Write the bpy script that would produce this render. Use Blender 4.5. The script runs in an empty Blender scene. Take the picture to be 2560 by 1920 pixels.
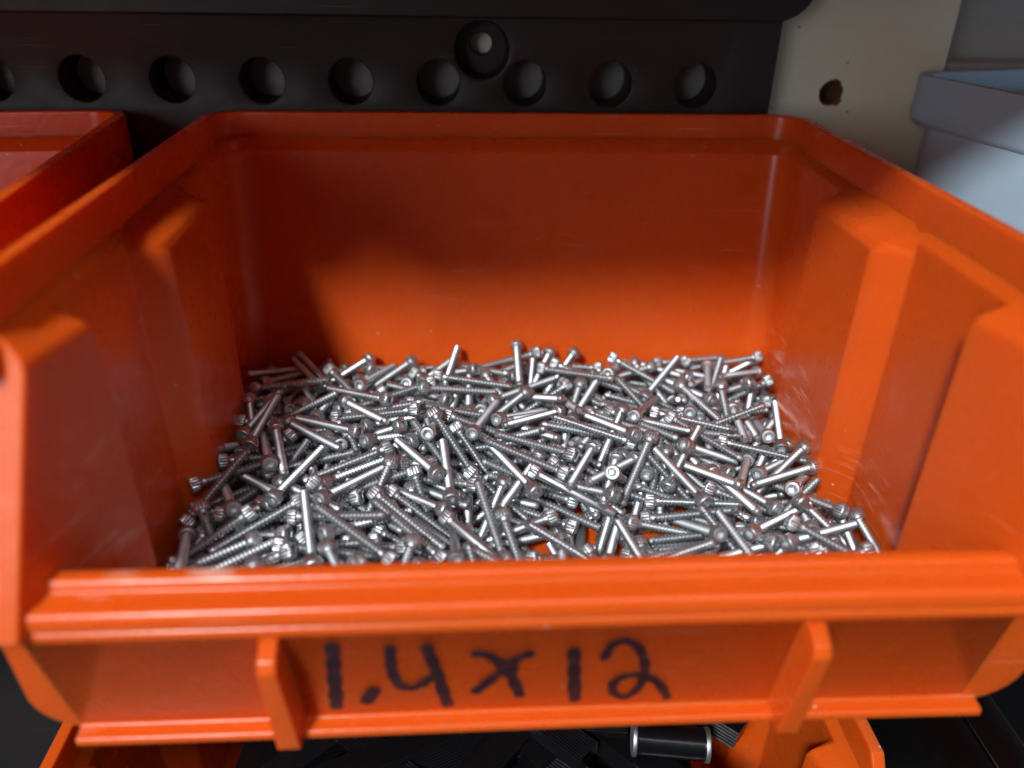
import bpy, bmesh, math, random
import numpy as np
from mathutils import Vector, Matrix, Quaternion
from mathutils.geometry import delaunay_2d_cdt

random.seed(4)
MM = 0.001
sc = bpy.context.scene
C = sc.collection

# ------------------------------------------------------------------ camera
cam_d = bpy.data.cameras.new('camera')
cam_d.sensor_width = 36.0
cam_d.lens = 28.43
cam_d.clip_start = 0.004
cam_d.clip_end = 30.0
cam = bpy.data.objects.new('camera', cam_d)
C.objects.link(cam)
PITCH, YAW, ROLL = math.radians(28.92), math.radians(3.4), math.radians(1.05)
fwd = Vector((math.sin(YAW) * math.cos(PITCH), math.cos(YAW) * math.cos(PITCH), -math.sin(PITCH)))
rgt = Vector((math.cos(YAW), -math.sin(YAW), 0))
upv = rgt.cross(fwd)
r2 = rgt * math.cos(ROLL) + upv * math.sin(ROLL)
u2 = -rgt * math.sin(ROLL) + upv * math.cos(ROLL)
rot = Matrix((r2, u2, -fwd)).transposed()
CAM = Vector((-7.43, -57.18, 55.63))
cam.matrix_world = Matrix.Translation(CAM * MM) @ rot.to_4x4()
cam_d.dof.use_dof = True
cam_d.dof.focus_distance = 0.119
cam_d.dof.aperture_fstop = 13.0
sc.camera = cam

# ------------------------------------------------------------------ light of the room and an added overhead fill
world = bpy.data.worlds.new('World')
sc.world = world
world.use_nodes = True
bg = world.node_tree.nodes['Background']
bg.inputs['Color'].default_value = (0.80, 0.88, 1.0, 1)
bg.inputs['Strength'].default_value = 0.055

TO_LIGHT = Vector((-0.48, -1.0, 0.97)).normalized()
AIM = Vector((0, 40, 0))


def area_light(name, pos_mm, aim_mm, size, power, color, shape='DISK', size_y=None):
    d = bpy.data.lights.new(name, 'AREA')
    d.shape = shape
    d.size = size
    if size_y:
        d.size_y = size_y
    d.energy = power
    d.color = color
    o = bpy.data.objects.new(name, d)
    C.objects.link(o)
    o.location = pos_mm * MM
    o.rotation_euler = (aim_mm - pos_mm).to_track_quat('-Z', 'Y').to_euler()
    return o


area_light('work_lamp_light', AIM + TO_LIGHT * 900, AIM, 0.120, 8.3, (0.93, 0.975, 1.0))
area_light('window_light', AIM + Vector((-0.50, -0.85, 0.16)) * 900, AIM, 0.26, 1.0, (0.90, 0.95, 1.0), 'RECTANGLE', 0.30)
area_light('ceiling_light', Vector((300, -700, 1100)), AIM, 0.60, 3.0, (0.90, 0.93, 1.0), 'RECTANGLE', 0.25)  # added fill, no known source; brightens screws and wall

vs = sc.view_settings
sc.display_settings.display_device = 'sRGB'
vs.view_transform = 'Standard'
vs.look = 'None'
vs.exposure = 0.0
vs.gamma = 1.0
vs.use_curve_mapping = False
sc.cycles.use_adaptive_sampling = True
sc.cycles.adaptive_threshold = 0.025
sc.cycles.max_bounces = 6
sc.cycles.diffuse_bounces = 5
sc.cycles.glossy_bounces = 4


# ------------------------------------------------------------------ materials
def new_mat(name):
    m = bpy.data.materials.new(name)
    m.use_nodes = True
    nt = m.node_tree
    return m, nt, nt.nodes['Principled BSDF']


def plastic(name, base, worn, rough=0.36, scratches=True, sss=0.0):
    m, nt, b = new_mat(name)
    N, L = nt.nodes, nt.links
    tc = N.new('ShaderNodeTexCoord')
    # broad, faint unevenness of the pigment
    n1 = N.new('ShaderNodeTexNoise'); n1.inputs['Scale'].default_value = 60; n1.inputs['Detail'].default_value = 2
    L.new(tc.outputs['Object'], n1.inputs['Vector'])
    mix = N.new('ShaderNodeMix'); mix.data_type = 'RGBA'
    mix.inputs['A'].default_value = (*base, 1)
    mix.inputs['B'].default_value = (base[0] * 0.86, base[1] * 0.80, base[2] * 0.8, 1)
    L.new(n1.outputs['Fac'], mix.inputs['Factor'])
    col = mix.outputs['Result']
    rr = N.new('ShaderNodeMapRange'); rr.inputs['To Min'].default_value = rough - 0.07; rr.inputs['To Max'].default_value = rough + 0.09
    n2 = N.new('ShaderNodeTexNoise'); n2.inputs['Scale'].default_value = 260; n2.inputs['Detail'].default_value = 2
    L.new(tc.outputs['Object'], n2.inputs['Vector'])
    L.new(n2.outputs['Fac'], rr.inputs['Value'])
    rsock = rr.outputs['Result']
    if scratches:
        tot = None
        for k, (rotx, sc_, th) in enumerate((((0.3, 0.2, 0.5), (60, 60, 2600), 0.70), ((0.9, 1.1, 0.3), (60, 80, 2500), 0.70))):
            mp = N.new('ShaderNodeMapping'); mp.inputs['Rotation'].default_value = rotx; mp.inputs['Scale'].default_value = sc_
            L.new(tc.outputs['Object'], mp.inputs['Vector'])
            nn = N.new('ShaderNodeTexNoise'); nn.inputs['Scale'].default_value = 1.0; nn.inputs['Detail'].default_value = 1.0
            L.new(mp.outputs['Vector'], nn.inputs['Vector'])
            r = N.new('ShaderNodeMapRange'); r.inputs['From Min'].default_value = th; r.inputs['From Max'].default_value = th + 0.07
            L.new(nn.outputs['Fac'], r.inputs['Value'])
            if tot is None:
                tot = r.outputs['Result']
            else:
                mx = N.new('ShaderNodeMath'); mx.operation = 'MAXIMUM'
                L.new(tot, mx.inputs[0]); L.new(r.outputs['Result'], mx.inputs[1]); tot = mx.outputs[0]
        # wear comes in patches
        n3 = N.new('ShaderNodeTexNoise'); n3.inputs['Scale'].default_value = 55; n3.inputs['Detail'].default_value = 1
        L.new(tc.outputs['Object'], n3.inputs['Vector'])
        r3 = N.new('ShaderNodeMapRange'); r3.inputs['From Min'].default_value = 0.53; r3.inputs['From Max'].default_value = 0.72
        L.new(n3.outputs['Fac'], r3.inputs['Value'])
        ml = N.new('ShaderNodeMath'); ml.operation = 'MULTIPLY'
        L.new(tot, ml.inputs[0]); L.new(r3.outputs['Result'], ml.inputs[1])
        # rubbed places where screws slide along the walls (bin coordinates, metres)
        area = None
        for ctr, rad in (((0.0440, 0.010, 0.012), 0.011), ((0.0460, 0.026, 0.012), 0.009), ((-0.0455, -0.030, 0.024), 0.012), ((-0.046, -0.014, 0.018), 0.008), ((0.046, -0.012, 0.010), 0.010)):
            vd = N.new('ShaderNodeVectorMath'); vd.operation = 'DISTANCE'; vd.inputs[1].default_value = ctr
            L.new(tc.outputs['Object'], vd.inputs[0])
            rm = N.new('ShaderNodeMapRange'); rm.inputs['From Min'].default_value = rad; rm.inputs['From Max'].default_value = rad * 0.3
            L.new(vd.outputs['Value'], rm.inputs['Value'])
            if area is None: area = rm.outputs['Result']
            else:
                mx = N.new('ShaderNodeMath'); mx.operation = 'MAXIMUM'; L.new(area, mx.inputs[0]); L.new(rm.outputs['Result'], mx.inputs[1]); area = mx.outputs[0]
        mp = N.new('ShaderNodeMapping'); mp.inputs['Rotation'].default_value = (0.5, 0.25, 0.2); mp.inputs['Scale'].default_value = (160, 190, 1300)
        L.new(tc.outputs['Object'], mp.inputs['Vector'])
        nn = N.new('ShaderNodeTexNoise'); nn.inputs['Scale'].default_value = 1.0; nn.inputs['Detail'].default_value = 2; nn.inputs['Distortion'].default_value = 0.6
        L.new(mp.outputs['Vector'], nn.inputs['Vector'])
        r5 = N.new('ShaderNodeMapRange'); r5.inputs['From Min'].default_value = 0.58; r5.inputs['From Max'].default_value = 0.74
        L.new(nn.outputs['Fac'], r5.inputs['Value'])
        mu = N.new('ShaderNodeMath'); mu.operation = 'MULTIPLY'; L.new(area, mu.inputs[0]); L.new(r5.outputs['Result'], mu.inputs[1])
        mx = N.new('ShaderNodeMath'); mx.operation = 'MAXIMUM'; L.new(ml.outputs[0], mx.inputs[0]); L.new(mu.outputs[0], mx.inputs[1])
        ml = mx
        # dust specks
        vo = N.new('ShaderNodeTexVoronoi'); vo.inputs['Scale'].default_value = 420
        L.new(tc.outputs['Object'], vo.inputs['Vector'])
        rv = N.new('ShaderNodeMapRange'); rv.inputs['From Min'].default_value = 0.10; rv.inputs['From Max'].default_value = 0.05
        L.new(vo.outputs['Distance'], rv.inputs['Value'])
        sep = N.new('ShaderNodeSeparateColor'); L.new(vo.outputs['Color'], sep.inputs['Color'])
        gt = N.new('ShaderNodeMath'); gt.operation = 'GREATER_THAN'; gt.inputs[1].default_value = 0.86
        L.new(sep.outputs['Red'], gt.inputs[0])
        md = N.new('ShaderNodeMath'); md.operation = 'MULTIPLY'
        L.new(rv.outputs['Result'], md.inputs[0]); L.new(gt.outputs[0], md.inputs[1])
        mxx = N.new('ShaderNodeMath'); mxx.operation = 'MAXIMUM'
        L.new(ml.outputs[0], mxx.inputs[0]); L.new(md.outputs[0], mxx.inputs[1])
        fac = N.new('ShaderNodeMath'); fac.operation = 'MULTIPLY'; fac.inputs[1].default_value = 0.7
        L.new(mxx.outputs[0], fac.inputs[0])
        m2 = N.new('ShaderNodeMix'); m2.data_type = 'RGBA'
        m2.inputs['B'].default_value = (*worn, 1)
        L.new(fac.outputs[0], m2.inputs['Factor']); L.new(col, m2.inputs['A'])
        col = m2.outputs['Result']
    L.new(col, b.inputs['Base Color'])
    L.new(rsock, b.inputs['Roughness'])
    b.inputs['IOR'].default_value = 1.49
    if sss:
        b.inputs['Subsurface Weight'].default_value = sss
        b.inputs['Subsurface Radius'].default_value = (1.0, 0.10, 0.02)
        b.inputs['Subsurface Scale'].default_value = 0.0032
    bp = N.new('ShaderNodeBump'); bp.inputs['Strength'].default_value = 0.10; bp.inputs['Distance'].default_value = 0.0002
    n4 = N.new('ShaderNodeTexNoise'); n4.inputs['Scale'].default_value = 900; n4.inputs['Detail'].default_value = 0
    L.new(tc.outputs['Object'], n4.inputs['Vector'])
    L.new(n4.outputs['Fac'], bp.inputs['Height'])
    L.new(bp.outputs['Normal'], b.inputs['Normal'])
    return m


ORANGE = plastic('orange_plastic', (0.86, 0.122, 0.010), (0.95, 0.62, 0.48), 0.27, sss=0.55)
PALE = plastic('pale_blue_grey_plastic', (0.46, 0.66, 0.80), (0.62, 0.66, 0.68), 0.45)
BLACK = plastic('black_plastic', (0.020, 0.017, 0.017), (0.11, 0.10, 0.095), 0.50)
BLACK2 = plastic('black_printed_plastic', (0.005, 0.005, 0.006), (0.2, 0.2, 0.2), 0.22, scratches=False)


def steel_mat(name, base, r0, r1):
    m, nt, b = new_mat(name)
    N, L = nt.nodes, nt.links
    b.inputs['Metallic'].default_value = 1.0
    tc = N.new('ShaderNodeTexCoord')
    oi = N.new('ShaderNodeObjectInfo')
    n = N.new('ShaderNodeTexNoise'); n.inputs['Scale'].default_value = 500; n.inputs['Detail'].default_value = 3
    L.new(tc.outputs['Object'], n.inputs['Vector'])
    ad = N.new('ShaderNodeMath'); ad.operation = 'MULTIPLY_ADD'; ad.inputs[1].default_value = 0.5
    hf = N.new('ShaderNodeMath'); hf.operation = 'MULTIPLY'; hf.inputs[1].default_value = 0.5
    L.new(n.outputs['Fac'], hf.inputs[0])
    L.new(oi.outputs['Random'], ad.inputs[0]); L.new(hf.outputs[0], ad.inputs[2])
    r = N.new('ShaderNodeMapRange'); r.inputs['To Min'].default_value = r0; r.inputs['To Max'].default_value = r1
    L.new(ad.outputs[0], r.inputs['Value']); L.new(r.outputs['Result'], b.inputs['Roughness'])
    mx = N.new('ShaderNodeMix'); mx.data_type = 'RGBA'
    mx.inputs['A'].default_value = (*base, 1); mx.inputs['B'].default_value = tuple(x * 0.62 for x in base) + (1,)
    L.new(ad.outputs[0], mx.inputs['Factor']); L.new(mx.outputs['Result'], b.inputs['Base Color'])
    return m


STEEL = steel_mat('bright_steel', (0.72, 0.755, 0.775), 0.36, 0.60)
INK, _nt, _b = new_mat('marker_ink')
_tc = _nt.nodes.new('ShaderNodeTexCoord'); _n = _nt.nodes.new('ShaderNodeTexNoise')
_n.inputs['Scale'].default_value = 700; _n.inputs['Detail'].default_value = 4
_nt.links.new(_tc.outputs['Object'], _n.inputs['Vector'])
_r = _nt.nodes.new('ShaderNodeValToRGB')
_r.color_ramp.elements[0].position = 0.52; _r.color_ramp.elements[0].color = (0.018, 0.006, 0.012, 1)
_r.color_ramp.elements[1].position = 0.80; _r.color_ramp.elements[1].color = (0.10, 0.018, 0.016, 1)
_nt.links.new(_n.outputs['Fac'], _r.inputs['Fac']); _nt.links.new(_r.outputs['Color'], _b.inputs['Base Color'])
_b.inputs['Roughness'].default_value = 0.42


def wall_paint(name, c1, c2):
    m, nt, b = new_mat(name)
    N, L = nt.nodes, nt.links
    tc = N.new('ShaderNodeTexCoord')
    mp = N.new('ShaderNodeMapping'); mp.inputs['Scale'].default_value = (90, 90, 700)
    L.new(tc.outputs['Object'], mp.inputs['Vector'])
    n = N.new('ShaderNodeTexNoise'); n.inputs['Scale'].default_value = 1.0; n.inputs['Detail'].default_value = 5
    L.new(mp.outputs['Vector'], n.inputs['Vector'])
    mx = N.new('ShaderNodeMix'); mx.data_type = 'RGBA'
    mx.inputs['A'].default_value = (*c1, 1); mx.inputs['B'].default_value = (*c2, 1)
    L.new(n.outputs['Fac'], mx.inputs['Factor'])
    vo = N.new('ShaderNodeTexVoronoi'); vo.inputs['Scale'].default_value = 230
    L.new(tc.outputs['Object'], vo.inputs['Vector'])
    r = N.new('ShaderNodeMapRange'); r.inputs['From Min'].default_value = 0.075; r.inputs['From Max'].default_value = 0.03
    L.new(vo.outputs['Distance'], r.inputs['Value'])
    m2 = N.new('ShaderNodeMix'); m2.data_type = 'RGBA'; m2.inputs['B'].default_value = (0.12, 0.11, 0.09, 1)
    f = N.new('ShaderNodeMath'); f.operation = 'MULTIPLY'; f.inputs[1].default_value = 0.8
    L.new(r.outputs['Result'], f.inputs[0]); L.new(f.outputs[0], m2.inputs['Factor']); L.new(mx.outputs['Result'], m2.inputs['A'])
    L.new(m2.outputs['Result'], b.inputs['Base Color'])
    b.inputs['Roughness'].default_value = 0.5
    bp = N.new('ShaderNodeBump'); bp.inputs['Strength'].default_value = 0.35; bp.inputs['Distance'].default_value = 0.0003
    L.new(n.outputs['Fac'], bp.inputs['Height']); L.new(bp.outputs['Normal'], b.inputs['Normal'])
    return m


PAINT = wall_paint('cream_paint', (0.81, 0.80, 0.63), (0.88, 0.87, 0.70))
PAINT2 = wall_paint('grey_paint', (0.45, 0.47, 0.46), (0.52, 0.54, 0.53))
HOLE, _nt, _b = new_mat('raw_board_core')
_b.inputs['Base Color'].default_value = (0.22, 0.10, 0.05, 1)
_b.inputs['Roughness'].default_value = 0.9
SHADE_PLATE = wall_paint('dark_plate_paint', (0.055, 0.056, 0.050), (0.08, 0.08, 0.07))  # shade of the lower wall, held in the colour
HOLE_SHADE = wall_paint('grey_backing', (0.20, 0.185, 0.18), (0.25, 0.23, 0.22))
BENCH = wall_paint('dark_bench', (0.012, 0.012, 0.012), (0.02, 0.02, 0.019))


# ------------------------------------------------------------------ helpers
def tag(o, label, cat=None, group=None, kind=None):
    if label: o['label'] = label
    if cat: o['category'] = cat
    if group: o['group'] = group
    if kind: o['kind'] = kind
    return o


def empty(name, loc_mm, rz=0.0):
    o = bpy.data.objects.new(name, None)
    o.empty_display_size = 0.01
    C.objects.link(o)
    o.location = Vector(loc_mm) * MM
    o.rotation_euler = (0, 0, rz)
    return o


def mesh_obj(name, verts, faces, mat, parent=None, smooth=None, bevel=None, segs=3, angle=35):
    me = bpy.data.meshes.new(name)
    me.from_pydata([tuple(c * MM for c in v) for v in verts], [], faces)
    bm = bmesh.new(); bm.from_mesh(me)
    bmesh.ops.recalc_face_normals(bm, faces=bm.faces)
    bm.to_mesh(me); bm.free()
    me.materials.append(mat)
    o = bpy.data.objects.new(name, me)
    C.objects.link(o)
    if parent: o.parent = parent
    if bevel:
        bv = o.modifiers.new('bevel', 'BEVEL'); bv.width = bevel * MM; bv.segments = segs
        bv.limit_method = 'ANGLE'; bv.angle_limit = math.radians(angle); bv.harden_normals = False
        bv.use_clamp_overlap = True
    if smooth is not None or bevel:
        me.polygons.foreach_set('use_smooth', [True] * len(me.polygons))
        if smooth is not None:
            me.set_sharp_from_angle(angle=math.radians(smooth))
        if bevel:
            wn = o.modifiers.new('wn', 'WEIGHTED_NORMAL'); wn.keep_sharp = False
    return o


def strip_loft(rings):
    """as loft, for loops made of an inner run and the reversed outer run: the ends close as a strip of quads"""
    V, F = loft(rings)
    n = len(rings[0]); F = F[:-2]
    top = (len(rings) - 1) * n
    for i in range(n // 2 - 1):
        F.append((i, n - 1 - i, n - 2 - i, i + 1))
        F.append((top + i, top + i + 1, top + n - 2 - i, top + n - 1 - i))
    return V, F


def loft(rings):
    """rings: closed loops with equal counts, bottom to top -> verts, faces with caps"""
    n = len(rings[0]); V = [p for r in rings for p in r]; F = []
    for k in range(len(rings) - 1):
        a, b = k * n, (k + 1) * n
        for i in range(n):
            j = (i + 1) % n
            F.append((a + i, a + j, b + j, b + i))
    F.append(tuple(range(n))[::-1])
    F.append(tuple(range((len(rings) - 1) * n, len(rings) * n)))
    return V, F


def box(a, b):
    V = [(x, y, z) for z in (a[2], b[2]) for y in (a[1], b[1]) for x in (a[0], b[0])]
    F = [(0, 2, 3, 1), (4, 5, 7, 6), (0, 1, 5, 4), (2, 6, 7, 3), (0, 4, 6, 2), (1, 3, 7, 5)]
    return V, F


def prism_x(profile, x0, x1, nx=1):
    rings = []
    n = len(profile)
    V = []; F = []
    for k in range(nx + 1):
        x = x0 + (x1 - x0) * k / nx
        V += [(x, y, z) for y, z in profile]
    for k in range(nx):
        for i in range(n):
            j = (i + 1) % n
            F.append((k * n + i, k * n + j, (k + 1) * n + j, (k + 1) * n + i))
    F.append(tuple(range(n))); F.append(tuple(range(nx * n, (nx + 1) * n))[::-1])
    return V, F


# ------------------------------------------------------------------ the setting: wall, rail
WY = 95.0
# wall panel with a drilled hole at (59, 31.6): ring of quads round the hole
def panel_with_hole(name, x0, x1, z0, z1, hx, hz, hr, mat):
    n = 48
    V = []; F = []
    rad = []
    for i in range(n):
        a = 2 * math.pi * i / n
        rr = hr * (1 + 0.03 * math.sin(2 * a + 1) + 0.02 * math.sin(5 * a) + 0.08 * math.sin(a) ** 2)
        if -1.1 < ((a + math.pi) % (2 * math.pi) - math.pi) < -0.5: rr *= 1.22      # chipped edge
        if 0.9 < a < 1.5: rr *= 1.10
        rad.append((hx + rr * math.cos(a), hz + rr * math.sin(a)))
    for i in range(n):                       # square border
        a = 2 * math.pi * i / n
        c, s = math.cos(a), math.sin(a); k = 1 / max(abs(c), abs(s))
        V.append((hx + 8 * k * c, WY, hz + 8 * k * s))
    for x, z in rad: V.append((x, WY, z))
    for i in range(n):
        a = 2 * math.pi * i / n
        V.append((hx + hr * 0.97 * math.cos(a), WY + 0.7, hz + hr * 0.97 * math.sin(a)))
    for i in range(n):
        a = 2 * math.pi * i / n
        V.append((hx + hr * 0.95 * math.cos(a), WY + 7, hz + hr * 0.95 * math.sin(a)))
    for r in range(3):
        for i in range(n):
            j = (i + 1) % n
            F.append((r * n + i, r * n + j, (r + 1) * n + j, (r + 1) * n + i))
    F.append(tuple(range(3 * n, 4 * n)))
    nb = len(V)
    xs = [x0, hx - 8, hx + 8, x1]; zs = [z0, hz - 8, hz + 8, z1]
    for z in zs:
        for x in xs: V.append((x, WY, z))
    for a in range(3):
        for b in range(3):
            if a == 1 and b == 1: continue
            F.append((nb + a * 4 + b, nb + a * 4 + b + 1, nb + a * 4 + b + 5, nb + a * 4 + b + 4))
    # edge return of the board on its right side
    q = len(V)
    V += [(x1, WY, z0), (x1, WY, z1), (x1, WY + 15, z1), (x1, WY + 15, z0)]
    F.append((q, q + 1, q + 2, q + 3))
    me = bpy.data.meshes.new(name)
    me.from_pydata([tuple(c * MM for c in v) for v in V], [], F)
    me.materials.append(mat); me.materials.append(HOLE)
    for p in me.polygons:
        if n <= p.index < 3 * n + 1: p.material_index = 1
    o = bpy.data.objects.new(name, me); C.objects.link(o)
    tag(o, 'cream painted wall board with one chipped drill hole beside the black rail', kind='structure')
    return o


panel_with_hole('wall_board', -260, 79.2, -220, 240, 59.1, 31.6, 2.15, PAINT)
# the greyer wall beyond the board's edge, with a ledge
V, F = box((60, WY + 15, -220), (300, WY + 22, 240))
o = mesh_obj('wall_recess', V, F, PAINT2)
tag(o, None, kind='structure')
V, F = box((79.4, WY + 6, 20), (300, WY + 14.5, 36.2))
o = mesh_obj('wall_ledge', V, F, PAINT2, bevel=0.8); tag(o, None, kind='structure')
V, F = box((-400, -500, -236), (500, WY + 40, -230))
o = mesh_obj('bench_surface', V, F, BENCH); tag(o, None, kind='structure')

# added dark sheet for the lower wall's shade; a black case stands before it
V, F = box((45.6, WY - 3, -165), (180, WY - 0.4, -26)); o = mesh_obj('lower_wall_plate', V, F, SHADE_PLATE, bevel=0.4); tag(o, None, kind='structure')
# black rail with a row of round holes
RY0, RY1 = 87.0, 94.6
rail = empty('black_rail', (0, RY1, 0))
tag(rail, 'black plastic mounting rail with a row of round holes behind the orange bin', 'rail')


def plate_with_holes(name, x0, x1, z0, z1, holes, mat, parent):
    """front plate at RY0 with blind holes (x, z, r) and countersunk through holes (x, z, r, r_through)"""
    n = 40
    def circ(x, z, r, y):
        return [(x + r * math.cos(2 * math.pi * i / n), y, z + r * math.sin(2 * math.pi * i / n)) for i in range(n)]
    p2 = [Vector((x0, z0)), Vector((x1, z0)), Vector((x1, z1)), Vector((x0, z1))]
    faces2 = [[0, 1, 2, 3]]
    for h in holes:
        q = len(p2)
        p2 += [Vector((p[0], p[2])) for p in circ(h[0], h[1], h[2] + 0.35, 0)]
        faces2.append(list(range(q, q + n)))
    vo, _e, fo = delaunay_2d_cdt(p2, [], faces2, 2, 1e-5)[:3]
    V = [(v.x, RY0, v.y) for v in vo]
    F = [tuple(f) for f in fo]
    for h in holes:
        x, z, r = h[:3]
        if len(h) == 3:
            prof = ((r + 0.35, 0), (r + 0.08, 0.12), (r, 0.4), (r - 0.1, RY1 - RY0 - 0.1))
        else:
            prof = ((r + 0.35, 0), (r + 0.05, 0.15), (r - 0.1, 0.4), (r - 0.15, 4.6), (r - 0.4, 4.9), (h[3] + 0.15, 4.9), (h[3], 5.05), (h[3], RY1 - RY0 - 0.1))
        q = len(V)
        zc = 0.0
        for k, (rr, dy) in enumerate(prof):
            V += circ(x, z + (0.0 if len(h) == 3 or dy < 4.8 or rr > 2.4 else 0.5), rr, RY0 + dy)
        for k in range(len(prof) - 1):
            for i in range(n):
                j = (i + 1) % n
                F.append((q + k * n + i, q + k * n + j, q + (k + 1) * n + j, q + (k + 1) * n + i))
    def quad(a, b, c, d):
        q = len(V); V.extend([a, b, c, d]); F.append((q, q + 1, q + 2, q + 3))
    quad((x1, RY0, z0), (x1, RY1, z0), (x1, RY1, z1), (x1, RY0, z1))
    quad((x0, RY0, z0), (x1, RY0, z0), (x1, RY1, z0), (x0, RY1, z0))
    quad((x0, RY0, z1), (x1, RY0, z1), (x1, RY1, z1), (x0, RY1, z1))
    me = bpy.data.meshes.new(name)
    me.from_pydata([(v[0] * MM, (v[1] - RY1) * MM, v[2] * MM) for v in V], [], F)
    bm = bmesh.new(); bm.from_mesh(me); bmesh.ops.remove_doubles(bm, verts=bm.verts, dist=2e-6)
    bmesh.ops.recalc_face_normals(bm, faces=bm.faces); bm.to_mesh(me); bm.free()
    me.polygons.foreach_set('use_smooth', [True] * len(me.polygons)); me.set_sharp_from_angle(angle=math.radians(28))
    me.materials.append(mat)
    o = bpy.data.objects.new(name, me); C.objects.link(o); o.parent = parent
    return o


V, F = box((-140, -0.35, 27.0), (44.9, -0.05, 37.95)); mesh_obj('hole_backing', V, F, HOLE_SHADE, rail)  # added grey strip, coloured as the shaded wall seen through the holes
holes = [(-85.4 + 14.63 * k, 34.1 - 0.03 * k, 3.65) for k in range(-3, 9)]
holes += [(-4.9, 39.1, 4.6, 1.85), (-92.0, 39.3, 4.6, 1.85)]
plate_with_holes('rail_plate', -140, 45.1, -165, 60.0, holes, BLACK, rail)
# raised flange along the top of the rail, rounded at its end
R_ = 6.0
prof = []
for cx_, cz_, a0 in ((49.5 - R_, 44.2 + R_, -90), (49.5 - R_, 75 - R_, 0)):
    for k in range(9):
        a = math.radians(a0 + 90 * k / 8)
        prof.append((cx_ + R_ * math.cos(a), cz_ + R_ * math.sin(a)))
prof += [(-140, 75), (-140, 44.0)]
rings = [[(x, yy - RY1, z) for x, z in prof] for yy in (RY1 - 0.2, RY0 - 2.2)]
V, F = loft(rings)
mesh_obj('rail_flange', V, F, BLACK, rail, bevel=0.5, angle=50)


# ------------------------------------------------------------------ orange bins
BASE = (0.0, 40.0, -21.0)          # a bin's own origin: middle of its underside


def wall_side_path(z, boss=1.0, n_front=None):
    """left inner contour, front to back, then corner"""
    dr = (24 - z) * 0.012
    w = 47.2 - dr * 0.6
    bs = 43.7 - dr
    bs = w - (w - bs) * boss
    b2b = w - (w - (43.7 - dr)) * boss
    b2f = w - (w - (46.2 if z > 10 else (49.0 if z > -2.2 else 48.0))) * boss
    return w, bs, b2b, b2f


def body_rings():
    rings = []
    lv = [(-21.0, 5.4, 1), (-20.1, 3.75, 1), (-19.8, 3.65, 1), (-19.2, 3.55, 1), (-18.4, 3.4, 1), (-17.3, 3.2, 1), (-16.0, 2.98, 1), (-14.6, 2.72, 1), (-2.6, 0.6, 1), (-1.9, -1.9, 1), (21.6, 7.0, 1), (22.6, 7.4, 0.82), (23.9, 8.0, 0.0)]
    for z, yf, boss in lv:
        w, bs, b2b, b2f = wall_side_path(z, boss)
        yb = 80.4 - (24 - z) * 0.12
        inner = [(-b2f, yf), (-b2b, 15.8), (-(b2b + w) / 2 - 0.2, 16.5), (-w, 17.2), (-w, 34.4), (-bs - 0.8, 37.4), (-bs, 38.8), (-bs, 56.6), (-bs - 0.3, 57.2), (-w, 57.8), (-w, yb - 5)]
        cr = 4.2
        for k in range(1, 6):
            a = math.radians(90 * k / 6)
            inner.append((-w + cr * (1 - math.cos(a)), yb - cr + cr * math.sin(a)))
        inner.append((-w + cr + 0.6, yb))
        left = inner
        right = [(-x, y) for x, y in reversed(inner)]
        path = left + right
        # outer
        wo = 49.2 if z > 20 else (52.6 if z > -3 else 53.6 - (5.6 - math.sqrt(max(0.0, 31.36 - min(5.5, max(0.0, -14.6 - z)) ** 2))))
        yo = yb + 2.0
        outer = []
        for (x, y) in inner:
            outer.append((-wo, min(y, yo - 4)) if y < yb - 4.3 else None)
        k = 0
        full = []
        for q, p in enumerate(outer):
            if p is not None: full.append(p)
            else:
                x, y = inner[q]
                full.append((x - (wo - w) * (1 - (x + w) / 5), y + 2.0 * max(0, (y - (yb - cr)) / cr)))
        oL = full
        oR = [(-x, y) for x, y in reversed(full)]
        loop = path + list(reversed(oL + oR))
        nin = len(path)
        rings.append([(x - BASE[0], y - BASE[1], z + (2.1 if (k_ >= nin and z > 23.5) else 0.0) - BASE[2]) for k_, (x, y) in enumerate(loop)])
    return rings


def rim_rings():
    """collar standing round the back and both sides, its front ends sloping down"""
    def path(inset, cr, yb, yf):
        w = 50.2 - inset
        pts = [(-w, yf), (-w, 9.8), (-w, 11.5), (-w, 30), (-w, 45), (-w, 60), (-w, yb - cr)]
        for k in range(1, 8):
            a = math.radians(90 * k / 8)
            pts.append((-w + cr * (1 - math.cos(a)), yb - cr + cr * math.sin(a)))
        pts.append((-w + cr, yb)); pts.append((-16, yb))
        return pts + [(-x, y) for x, y in reversed(pts)]
    rings = []
    for z, ii, oi in ((21.4, 1.9, 1.0), (22.6, 1.9, 0.0), (29.3, 1.7, 0.0), (29.7, 1.5, 0.15)):
        inn = path(ii, 4.6, 85.0 - ii, 5.6); out = path(oi, 5.2, 85.0 - oi, 5.6)
        loop = inn + list(reversed(out))
        r = []
        for x, y in loop:
            zz = z
            if y < 11.4:                     # front ends drop to the ledge
                t = max(0.0, min(1.0, (y - 5.6) / 4.2))
                zz = 21.4 + (z - 21.4) * (0.35 + 0.65 * t)
            r.append((x - BASE[0], y - BASE[1], zz - BASE[2]))
        rings.append(r)
    return rings


def rel(V):
    return [(x - BASE[0], y - BASE[1], z - BASE[2]) for x, y, z in V]


def arc(cy, cz, r, a0, a1, n=6):
    return [(cy + r * math.cos(math.radians(a0 + (a1 - a0) * k / n)), cz + r * math.sin(math.radians(a0 + (a1 - a0) * k / n))) for k in range(n + 1)]


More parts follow.
